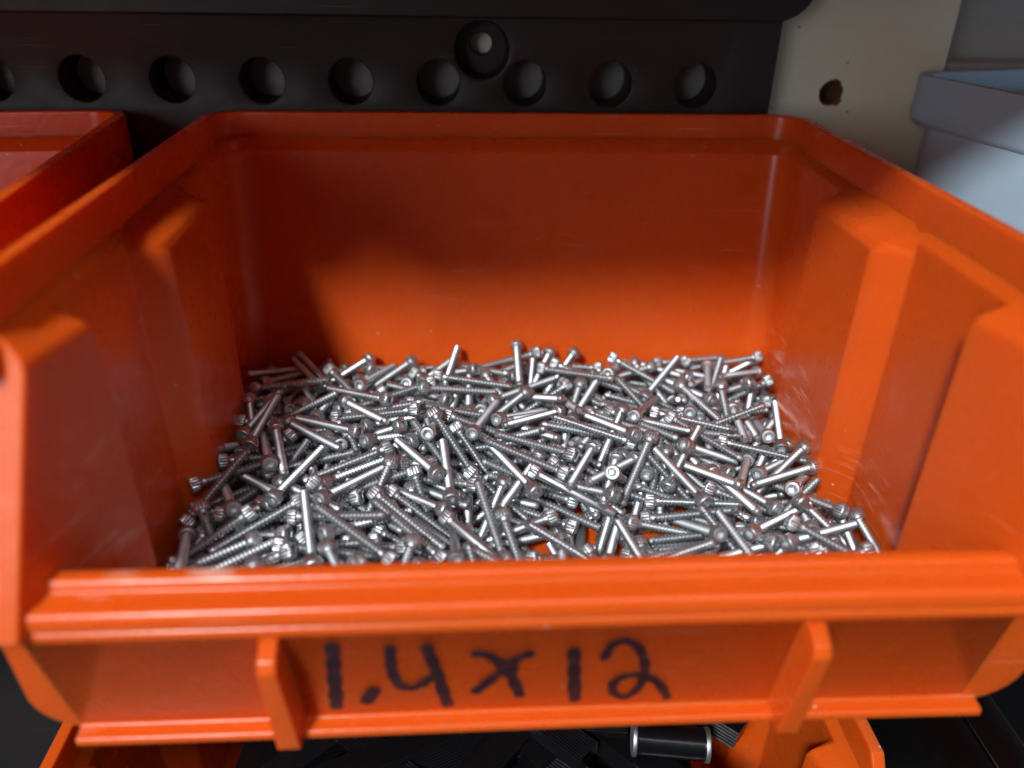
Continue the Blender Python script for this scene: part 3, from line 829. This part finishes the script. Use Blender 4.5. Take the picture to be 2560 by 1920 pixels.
(2866,4267,-1642,261,708,-4,-656),(-4090,2216,-1644,756,-596,-31,-269),(-1673,6116,-1493,461,396,537,-585),(1365,4118,-1521,8,62,833,-550),(1474,4978,-1613,543,-184,770,281),
(-1676,3755,-1592,621,143,698,327),(-2412,4892,-1477,269,-647,-204,684),(-3055,2841,-1489,437,-410,383,-703),(1509,6870,-1471,299,83,-640,703),(1982,5013,-1802,666,682,-116,-280),
(-409,3464,-1802,386,508,-469,-611),(-173,3558,-1802,695,-68,687,-201),(365,4324,-1648,110,-702,-137,690),(254,4604,-1625,529,536,574,320),(123,5817,-1495,571,-430,-578,-394),
(3726,4875,-1561,199,-680,-45,-704),(-2214,4039,-1801,321,672,164,-647),(-906,3106,-1802,721,-205,658,-66),(-3121,2055,-1538,768,-308,562,-5),(-2920,4289,-1533,70,-580,435,685),
(1093,5757,-1664,164,-237,-611,737),(1253,2374,-1686,748,445,438,-226),(2729,4025,-1657,568,620,-200,-502),(3985,6629,-1680,298,-544,526,-581),(3978,3048,-1679,631,-318,662,-248),
(-1856,3872,-1451,661,-735,104,108),(-1508,5908,-1480,789,597,134,-57),(45,4742,-1803,291,-684,104,661),(-2612,3193,-1629,546,-690,-368,302),(3789,4650,-1800,160,194,-662,706),
(2003,6926,-1726,289,733,-25,-615),(312,6872,-1727,618,-471,563,281),(-1765,3365,-1687,749,548,304,-214),(-4269,6882,-1674,362,-493,373,698),(-246,4859,-1647,497,-196,734,418),
(-4416,2071,-1678,638,-652,213,350),(-3463,2576,-1677,412,-460,414,-669),(-1757,4728,-1428,41,-519,-362,774),(-2842,4497,-1519,404,-746,193,494),(-3097,5925,-1460,692,412,564,-183),
(-3811,4592,-1405,673,-571,391,261),(-2129,5014,-1320,124,258,-575,766),(1635,6970,-1367,249,331,-616,-670),(-1395,7212,-1470,325,444,-731,-403),(-3083,4833,-1802,515,-601,-341,507),
(-888,4983,-1690,556,548,338,-525),(1668,6487,-1633,504,312,644,-484),(4034,6310,-1594,216,109,-630,-738),(3516,4977,-1567,373,686,-70,-620),(3363,5328,-1401,693,-694,160,-111),
(2571,7428,-1438,394,622,-403,-543),(1024,4231,-1735,88,-513,-518,679),(-3000,5025,-1802,722,196,663,-19),(-3348,3466,-1685,470,252,710,-460),(168,5843,-1650,12,-730,251,635),
(116,5054,-1618,536,-583,-17,611),(-3835,2862,-1702,280,587,-458,-606),(-3194,5223,-1568,572,542,90,-609),(-3751,4386,-1526,732,-1,633,-251),(-1938,3332,-1527,487,526,-430,-550),
(-490,5605,-1380,231,662,260,-664),(-3913,5173,-1359,366,720,281,-518),(1922,5160,-1452,665,-664,341,-21),(2929,7167,-1464,572,566,-563,-188),(1058,6703,-1802,281,-685,98,665),
(3330,5742,-1801,721,-464,514,-36),(3047,5469,-1611,522,-473,-583,404),(1297,4663,-1624,32,560,-170,810),(-1924,5951,-1559,400,-657,148,622),(-3974,4939,-1513,526,-576,500,376),
(3947,7110,-1694,474,255,-628,-562),(3487,4656,-1534,505,632,-322,-492),(-3723,2695,-1587,238,-503,-628,544),(-2521,5754,-1348,139,-330,558,748),(-1716,2143,-1352,701,275,657,26),
(2832,4002,-1802,616,500,478,-377),(-2375,2898,-1802,509,-621,302,514),(3560,4066,-1802,29,288,-627,-723),(-1953,3122,-1692,649,317,682,-113),(-1083,2138,-1584,332,729,-61,595),
(2047,4802,-1767,286,-86,-666,683),(-1838,4964,-1660,345,-9,729,-592),(-372,7102,-1684,174,632,140,742),(3890,4800,-1668,527,-146,707,449),(1921,6275,-1523,635,-468,569,233),
(632,4626,-1563,357,330,661,572),(3976,2402,-1620,107,-651,196,-725),(269,5024,-1481,601,-724,-248,231),(1403,5736,-1554,317,-691,94,643),(-768,7129,-1553,782,-282,-556,8),
(3704,2425,-1477,623,152,-659,393),(-1994,5658,-1800,162,-476,500,705),(-144,4514,-1802,651,130,679,-313),(3436,4741,-1729,301,-471,446,698),(2773,6852,-1802,101,-84,686,715),
(-1459,5923,-1694,375,-625,63,682),(3874,3274,-1800,542,159,672,478),(3085,2549,-1702,200,-497,-396,746),(374,4023,-1622,32,-690,-279,667),(3980,7432,-1802,388,-564,397,-611),
(2942,3610,-1650,677,-579,419,-174),(-3501,4202,-1709,611,285,572,-468),(-2029,4380,-1657,496,-309,702,-408),(-1282,3696,-1765,740,632,-224,-44),(-646,6220,-1597,132,-449,533,705),
(-1104,3781,-1802,652,-450,525,310),(-457,3984,-1685,636,-714,-56,288),(160,5502,-1622,586,74,693,-414),(-2838,5757,-1577,415,-405,-701,416),(-3555,3779,-1504,700,129,647,274),
(-1953,5609,-1459,272,530,536,-598),(385,6855,-1611,479,-351,458,662),(1309,6854,-1440,619,-688,355,132),(-481,2381,-1691,9,-622,228,749),(2685,5023,-1526,685,-660,-254,-175),
(-2907,4074,-1532,252,-734,219,591),(2242,5109,-1544,288,796,-219,-486),(-4325,5574,-1671,446,705,-288,471),(3528,6925,-1666,518,-334,664,-424),(-2042,5667,-1338,590,378,574,-424),
(3276,6856,-1508,567,584,414,-408),(-4335,2584,-1582,652,-674,179,298),(-3518,7034,-1604,78,-730,-255,630),(1110,4851,-1434,171,-564,-294,-752),(-1266,2583,-1420,233,-304,654,-652),
(1318,7022,-1331,653,-169,-680,-287),(-3404,7193,-1571,660,-422,535,-316),(-3334,1763,-1264,691,478,-517,-168),(3036,5061,-1802,680,-510,464,-247),(130,5766,-1802,358,669,176,-627),
(2591,5766,-1802,48,-653,-221,722),(-2670,3201,-1802,317,-522,453,649),(1659,1042,-1802,121,689,-64,-712),(2477,6805,-1802,413,427,543,-593),(-2111,3282,-1800,700,-660,203,184),
(-2353,4264,-1802,691,-530,442,-217),(-1726,1898,-1802,664,543,428,285),(-3420,3566,-1800,508,-187,665,515),(-1122,1170,-1802,571,-170,669,445),(-3989,6167,-1802,9,639,-259,-724),
(-2904,6528,-1802,722,159,673,26),(-576,5874,-1802,449,411,556,-566),(-3391,3990,-1800,702,-538,435,171),(-2931,2378,-1800,169,309,619,-702),(-1181,5128,-1803,143,-620,307,708),
(-3872,5020,-1803,697,692,7,-188),(2496,5160,-1802,605,-214,658,394),(2814,2430,-1801,166,632,281,-703),(-3778,6853,-1802,716,-685,-92,-96),(1834,661,-1801,594,-326,-608,413),
(-835,6584,-1726,723,-64,644,-242),(3431,6670,-1802,181,-416,-550,701),(-1260,4212,-1802,483,-299,622,540),(-338,6854,-1802,551,568,395,-467),(1153,1902,-1802,557,-207,658,463),
(-3378,2485,-1802,588,-587,362,422),(1787,2313,-1802,368,666,188,-622),(-3029,6027,-1802,601,-671,-161,404),(-2742,1931,-1802,722,-613,317,-60),(-2849,1390,-1802,718,-339,601,93),
(736,5980,-1800,358,-374,580,629),(56,6852,-1802,568,-552,416,446),(-3733,1006,-1802,155,-395,-566,707),(-1318,6156,-1802,170,-590,-362,701),(3110,3302,-1802,722,-164,672,-17),
(2816,1138,-1802,602,572,386,-403),(-2022,6853,-1801,709,573,388,-137),(2548,1904,-1801,502,-692,11,-518),(3869,5716,-1802,22,628,285,-724),(1018,4983,-1802,200,436,-535,-696),
(-1877,4818,-1802,50,-630,281,722),(2713,1848,-1681,390,532,-346,-667),(2813,4838,-1642,103,-634,-450,620),(448,5691,-1732,478,636,361,-486),(-2680,5938,-1802,704,612,323,160),
(-1572,1693,-1662,367,378,-604,597),(878,6662,-1687,139,-68,-622,-768),(2194,787,-1711,145,-734,-105,655),(-3077,2315,-1698,737,511,374,-237),(-3670,1624,-1728,547,687,-258,-403),
(902,4013,-1649,635,-123,762,32),(2637,6652,-1802,716,685,-97,95),(3566,651,-1703,213,670,-331,-630),(-128,6797,-1802,443,413,554,-570),(-218,2019,-1802,470,-571,-391,548),
(844,1706,-1802,667,-427,544,278),(-2524,1265,-1722,61,726,124,673),(-3197,856,-1802,639,480,-497,-338),(-3109,6865,-1747,128,622,225,-739),(1086,5834,-1802,225,53,-688,688),
(-2577,4147,-1673,576,-406,642,301),(2517,2503,-1800,610,0,690,389),(1717,4046,-1799,326,350,596,645),(136,1398,-1802,695,354,594,-196),(-2208,6704,-1802,201,-14,691,-694),
(162,4503,-1802,660,109,683,-294),(-665,5621,-1678,404,601,-210,656),(340,722,-1802,171,691,-15,-702),(-2123,5582,-1735,533,-728,-27,430),(-2092,5146,-1802,672,79,687,-266),
(-1809,6789,-1802,658,440,534,-298),(-1675,1679,-1801,483,-197,661,-539),(-3981,7175,-1692,556,244,577,546),(1632,5547,-1802,346,672,163,-634),(-861,1869,-1801,14,631,-279,-724),
(2092,1974,-1735,489,-235,610,578),(-621,4943,-1679,631,598,442,-224),(-3746,1355,-1800,720,-423,547,-49),(-1937,2718,-1724,261,-645,-30,717),(3012,6480,-1654,608,380,596,361),
(-2326,2262,-1675,334,665,362,562),(3492,6994,-1802,290,-433,-539,662),(-3770,4438,-1667,446,759,80,-467),(-3688,4810,-1702,89,604,-192,-769),(1985,1093,-1679,560,67,-635,528),
(1688,5672,-1672,783,-194,585,85),(2672,3548,-1701,725,-275,572,268),(2091,3878,-1708,649,259,695,166),(-1417,6387,-1708,684,368,522,-353),(-2036,5810,-1667,644,198,738,20),
(-2559,5017,-1634,224,-85,665,707),(-2508,2646,-1584,720,-12,692,-48),(-1007,5002,-1556,770,-311,552,69),(1284,6855,-1711,253,458,467,-713),(-3296,1056,-1661,764,-80,-603,216),
(3912,4812,-1802,718,-682,-114,-82),(-3706,1855,-1744,218,402,521,721),(-2354,6835,-1665,310,469,510,-651),(-1937,4140,-1594,476,260,757,-365),(2484,4600,-1607,587,-164,767,-200),
(-1181,558,-1724,403,539,381,634),(-2726,5758,-1686,80,100,-720,682),(-810,1431,-1659,588,483,598,-251),(997,5971,-1679,548,706,-9,-448),(-1050,5474,-1621,366,726,182,-553),
(-1736,1471,-1697,567,653,365,-345),(3450,865,-1678,218,611,112,-753),(1077,6796,-1663,301,-57,-607,733),(1095,1291,-1738,245,-650,-110,711),(-2975,6631,-1688,659,-433,615,24),
(1802,4637,-1630,199,435,-652,-589),(-2486,4286,-1545,14,-822,-14,569),(71,934,-1716,539,255,588,546),(-2855,3086,-1640,623,693,351,-90),(1938,6546,-1802,214,585,369,-690),
(-1680,2461,-1729,350,-577,450,-584),(3976,2037,-1725,656,389,516,390),(-3947,6026,-1728,760,153,632,10),(-565,6752,-1701,199,623,112,748),(-2871,4951,-1606,219,-743,278,568),
(-2261,656,-1802,55,-679,-131,720),(-1390,6064,-1553,713,-638,110,268),(1286,6858,-1577,454,-655,338,500),(3902,1851,-1733,126,654,-23,746),(-2006,1998,-1651,583,480,-606,250),
(3087,6058,-1650,702,385,596,67),(-2010,1101,-1657,552,-554,242,-573),(272,1644,-1618,530,-160,633,542),(2429,5998,-1595,657,75,658,-360),(877,1583,-1623,737,540,313,-258),
(-3763,6724,-1673,619,-350,675,194),(-23,4857,-1538,583,389,634,327),(-122,1672,-1680,558,284,701,342),(-1054,5191,-1614,308,129,566,754),(-3808,5034,-1622,786,436,390,-201),
(3615,2564,-1802,348,672,164,-633),(-3106,6851,-1604,91,-236,758,600),(1781,6022,-1802,707,-311,618,146),(1930,852,-1547,653,-203,-491,539),(-2378,6913,-1536,312,-56,694,-647),
(-258,6003,-1533,563,-326,758,-41),(3482,3138,-1698,21,-738,-126,663),(-1580,7056,-1724,374,-426,-488,663),(-640,2581,-1802,637,674,-157,-341),(-1399,1496,-1539,445,177,-668,-570),
(-2647,6851,-1594,508,-705,375,322),(3787,2296,-1642,89,679,-187,-705),(-3660,558,-1652,632,-389,-479,468),(-1699,6871,-1579,573,22,808,134),(-599,2759,-1627,315,-371,690,-536),
(-4026,5757,-1656,792,267,544,71),(-1488,711,-1698,712,-211,669,-23),(-25,1458,-1648,633,-596,-88,-486),(-3285,5657,-1583,456,-334,636,526),(2799,1136,-1525,457,-384,596,537),
(-1119,5576,-1551,580,-329,677,312),(804,1125,-1612,612,732,300,1),(-2214,1811,-1577,716,-677,39,165),(2828,5851,-1674,59,-756,76,648),(-1202,6873,-1592,692,615,355,-129),
(3721,752,-1613,404,-660,438,-458),(-918,1231,-1683,57,251,-569,-781),(-3353,3508,-1521,235,-767,-256,539),(-801,6881,-1607,255,-581,476,609),(530,1743,-1583,250,544,423,-680),
(1277,5218,-1528,462,-216,-736,446),(3665,1057,-1628,314,-760,-194,535),(-160,6788,-1469,33,186,714,674),(3558,1342,-1750,686,-341,-569,298),(1640,1280,-1599,193,-434,-468,-745),
(1052,1441,-1505,429,558,633,323),(-1486,764,-1569,493,-495,-548,460),(2413,686,-1461,547,-244,-749,284),(-2665,1626,-1553,763,-274,556,-185),(-3522,1229,-1676,550,605,-341,-463),
(-1844,1531,-1434,218,-646,188,-707),(-2844,6851,-1604,472,-685,392,392),(-3659,3242,-1543,535,370,-738,-178),(-799,1354,-1528,423,361,659,-506),(-1110,1157,-1456,327,266,374,826),
(-591,1084,-1496,1,-209,540,815),(-1916,6080,-1335,455,-543,570,417),(2401,558,-1532,717,-306,420,-464),(-4094,6852,-1483,72,-83,718,687),(-3361,2062,-1457,548,-738,-212,332),
(-3105,1485,-1525,670,414,611,-81),(-2900,6407,-1447,263,-382,623,631),(3211,1623,-1582,440,-263,690,512),(-3747,1422,-1422,306,-458,-633,544),(-396,1369,-1527,368,-415,482,678),
(-3238,1774,-1444,472,-96,676,-558),(-1392,1032,-1371,120,316,592,732),(-2523,1299,-1493,613,759,202,86),(-403,705,-1452,427,-470,-494,594),(3790,1489,-1571,604,603,512,-101),
(-195,1120,-1512,789,-590,-160,-64),(-2451,784,-1432,635,-101,-700,310),(-3051,1054,-1585,379,386,-503,-674),(3522,1585,-1589,739,664,-6,-112),(-2382,1191,-1373,228,570,-9,-789),
(-2773,1179,-1338,466,841,-142,-236),(2267,1025,-1573,22,-516,-625,-585),(-3596,733,-1616,465,433,-387,-669),(2663,1315,-1605,166,-107,561,804),(1604,1581,-1570,547,699,131,-442),
(9,1686,-1459,697,601,288,265),(-2027,565,-1574,122,697,-149,-690),(1130,1113,-1398,620,715,323,2),(3799,1608,-1419,383,395,-514,658),(-1581,1836,-1335,521,-586,-361,504),
(-1600,951,-1535,219,634,202,713),(2441,1133,-1474,702,511,260,-421),(-3679,1029,-1410,624,636,448,77),(-3197,6238,-1327,522,686,-238,-447),(1489,1698,-1207,582,-567,569,-124),
(2178,1247,-1520,718,480,270,-425),(-333,1848,-1584,784,485,388,-1),(1242,1510,-1477,616,648,110,434),(1796,1433,-1389,76,-76,667,-738),(567,941,-1538,345,-679,-128,635),
(-2060,1034,-1342,345,-586,125,-722),(-4288,1476,-1318,568,461,443,-519),(-3645,1147,-1270,228,684,406,562),(-582,876,-1309,454,-268,670,-522),(1098,1621,-1358,614,-598,-427,287),
(2556,1450,-1407,647,-417,548,-327),(299,926,-1429,876,-246,-357,-213),(522,968,-1376,586,672,391,228),(363,558,-1414,745,218,-358,-520),(-2506,1070,-1188,431,796,-125,406),
(3274,1711,-1425,836,230,490,-91),(-2842,758,-1323,16,-554,177,-814),(124,820,-1343,274,469,-568,-618),(-3607,818,-1315,78,-595,-307,739),(-1528,843,-1223,185,-552,-173,-795),
(-2481,1554,-1279,427,-515,-445,596),(3053,1356,-1401,525,411,599,443),(3362,864,-1511,625,-309,530,-482),(1401,1145,-1228,653,-578,241,-426),(602,678,-1407,816,118,549,137),
(-3251,865,-1237,610,-293,-541,500),(-2385,1722,-1200,360,587,-360,-630),(2000,1393,-1297,69,-713,-379,-586),(-1006,743,-1251,649,-500,382,-427),(-2373,999,-1074,622,-543,-345,447),
(121,828,-1210,314,683,-79,-654),(-2350,1170,-1141,549,752,319,176),(2920,1186,-1344,303,-659,266,-635),(3265,1132,-1476,653,519,265,-483),(-2170,755,-1122,215,682,22,699),
(-1217,814,-1216,663,32,658,356)]

rows = ((62, 'at back wall'), (48, 'behind centre'), (36, 'mid pile'), (26, 'before centre'), (-99, 'by front lip'))
cols = ((-29, 'far left'), (-10, 'left of centre'), (10, 'centre'), (29, 'right of centre'), (999, 'far right'))
dirs = ('right', 'back-right', 'back', 'back-left', 'left', 'front-left', 'front', 'front-right')
labels = {}
shown = []
for i, (x, y, z, qw, qx, qy, qz) in enumerate(REST):
    q = Quaternion((qw, qx, qy, qz)).normalized()
    loc = Vector((x, y, z)) / 100.0
    if i >= N_SHOWN: break
    ax = q @ Vector((0, 0, 1))
    row_ = next(t for v, t in rows if loc.y > v)
    col_ = next(t for v, t in cols if loc.x < v)
    d8 = dirs[int(round(math.degrees(math.atan2(ax.y, ax.x)) / 45.0)) % 8]
    tilt = 'head raised' if ax.z > 0.26 else ('tip raised' if ax.z < -0.26 else 'lying flat')
    kind = 'smooth' if i in GLINT_PLAIN else 'threaded'
    lab = f'{kind} steel screw {row_}, {col_}, head pointing {d8}, {tilt}'
    labels.setdefault(lab, []).append((loc.x, i))
    shown.append((i, loc, q))
final = {}
for lab, mem in labels.items():
    mem.sort()
    n = len(mem)
    words = {1: [''], 2: [', left one', ', right one'], 3: [', left one', ', middle one', ', right one']}.get(n)
    for k, (xx, i) in enumerate(mem):
        if words: final[i] = lab + words[k]
        else: final[i] = lab + (', leftmost' if k == 0 else ', rightmost' if k == n - 1 else ', second' if k == 1 else ', third' if k == 2 else ', fourth' if k == 3 else ', fifth')
for i, loc, q in shown:
    e = bpy.data.objects.new('cap_screw', None)
    e.empty_display_size = 0.002
    C.objects.link(e)
    e.rotation_mode = 'QUATERNION'
    e.location = loc * MM
    e.rotation_quaternion = q
    h = bpy.data.objects.new('head', HEAD); C.objects.link(h); h.parent = e
    s = bpy.data.objects.new('shank', SHANK_S if i in GLINT_PLAIN else SHANK); C.objects.link(s); s.parent = e
    tag(e, final[i], 'screw', 'loose steel screws in the orange bin')

# the rest of the pile, mostly buried: one mass
sv, sf = shank_mesh(8); hv, hf = head_mesh(20)
V0 = np.array(sv + hv); F0 = [tuple(f) for f in sf] + [tuple(k + len(sv) for k in f) for f in hf]
allv = []; allf = []
for k, (x, y, z, qw, qx, qy, qz) in enumerate(REST[N_SHOWN:]):
    M = np.array(Quaternion((qw, qx, qy, qz)).normalized().to_matrix())
    allv.append(V0 @ M.T + np.array((x, y, z)) / 100.0)
    off = k * len(V0)
    allf.extend([tuple(q + off for q in f) for f in F0])
if allv:
    me = bpy.data.meshes.new('buried_screws')
    me.from_pydata((np.concatenate(allv) * MM).tolist(), [], allf)
    me.polygons.foreach_set('use_smooth', [True] * len(me.polygons))
    me.set_sharp_from_angle(angle=math.radians(58))
    me.materials.append(STEEL)
    o = bpy.data.objects.new('buried_screws', me); C.objects.link(o)
    tag(o, 'steel screws mostly buried under the others in the bin', 'screws', kind='stuff')


# ------------------------------------------------------------------ black parts in the lower bin
def ribbed_bar(L, W, H, pitch=0.42):
    """flat printed bar whose sides and top show its layer lines"""
    sec = []
    n = int(W / pitch)
    for k in range(n):
        y = -W / 2 + k * W / n
        sec += [(y, H), (y + W / n * 0.5, H + 0.10)]
    sec.append((W / 2, H))
    m = int(H / 0.5)
    for k in range(m):
        z = H - (k + 0.5) * H / m
        sec += [(W / 2 + 0.1, z), (W / 2, z - H / m * 0.5)]
    for k in range(m):
        z = (k + 0.5) * H / m
        sec += [(-W / 2 - 0.1, z), (-W / 2, z + H / m * 0.5)]
    sec = sec[:-1]
    return prism_x(sec, -L / 2, L / 2, 1)


BARS = {}
bars = []
def bar(x, y, z, L, W, H, rz, ry=0, rx=0):
    key = (L, W, H)
    if key not in BARS:
        V, F = ribbed_bar(L, W, H)
        me = bpy.data.meshes.new('ribbed_bar'); me.from_pydata([tuple(c * MM for c in v) for v in V], [], F)
        bm = bmesh.new(); bm.from_mesh(me); bmesh.ops.recalc_face_normals(bm, faces=bm.faces); bm.to_mesh(me); bm.free()
        me.materials.append(BLACK2); BARS[key] = me
    o = bpy.data.objects.new('ribbed_bar', BARS[key]); C.objects.link(o)
    o.location = Vector((x, y, z)) * MM
    o.rotation_euler = (math.radians(rx), math.radians(ry), math.radians(rz))
    bars.append(o)


for z in (-91.3, -83.0, -74.7, -66.4):
    for k in range(3):
        if z in (-91.3, -74.7): bar(-8 + random.uniform(-2, 2), 20 + 19 * k, z, 74, 15, 7.6, random.uniform(-4, 4))
        else: bar(-34 + 25 * k, 38 + random.uniform(-2, 2), z, 58, 20, 7.6, 90 + random.uniform(-5, 5))
rb = random.Random(9)
for k in range(16):
    bar(-34 + 4.1 * k + rb.uniform(-2, 2), 27 + rb.uniform(-9, 11), -57.6 + 1.1 * (k % 5), rb.choice((24, 30, 36)), rb.choice((4.5, 6.0)), 3.0, rb.uniform(-50, 50), rb.uniform(-7, 7), rb.uniform(-22, 22))
ordn = ['leftmost', 'second', 'third', 'fourth', 'fifth', 'sixth', 'seventh', 'eighth', 'ninth', 'tenth', 'eleventh', 'twelfth', 'thirteenth', 'fourteenth', 'fifteenth', 'rightmost']
top = sorted(bars[12:], key=lambda o: o.location.x)
for k, o in enumerate(top):
    tag(o, f'black ribbed bar atop the lower bin, {ordn[k]} from the left', 'bar', 'black bars in the lower bin')
for o in bars[:12]:
    tag(o, 'wide black ribbed bar stacked deep in the lower bin', 'bar', 'wide black bars deep in the lower bin')

roller = empty('black_roller', (21.6, 20.6, -48.2), math.radians(-8))
tag(roller, 'short black cylinder with bright metal ends lying on the black bars', 'cylinder')
def tube_x(x0, x1, r, n=32, ridge=0.0):
    rings = []
    m = max(1, int((x1 - x0) / 0.35)) if ridge else 1
    for k in range(m + 1):
        x = x0 + (x1 - x0) * k / m
        rr = r - (ridge if k % 2 else 0)
        rings.append([(x, rr * math.cos(2 * math.pi * i / n), rr * math.sin(2 * math.pi * i / n)) for i in range(n)])
    return loft(rings)
V, F = tube_x(-5.0, 5.0, 2.35, 32, 0.07); mesh_obj('sleeve', V, F, BLACK2, roller, smooth=40)
for sx in (-1, 1):
    V, F = tube_x(sx * 5.3 - 0.35, sx * 5.3 + 0.35, 2.5); mesh_obj('end_ring', V, F, STEEL, roller, bevel=0.15)

case = empty('black_case', (98, 40, -150))
tag(case, 'black plastic case at the lower right corner under the pale bin', 'case')
V, F = box((-28, -28, 0), (28, 28, 98)); mesh_obj('body', V, F, BLACK2, case, bevel=2.5)
V, F = box((-28.6, -28.6, 98.4), (28.6, 28.6, 106)); mesh_obj('lid', V, F, BLACK2, case, bevel=2.0)
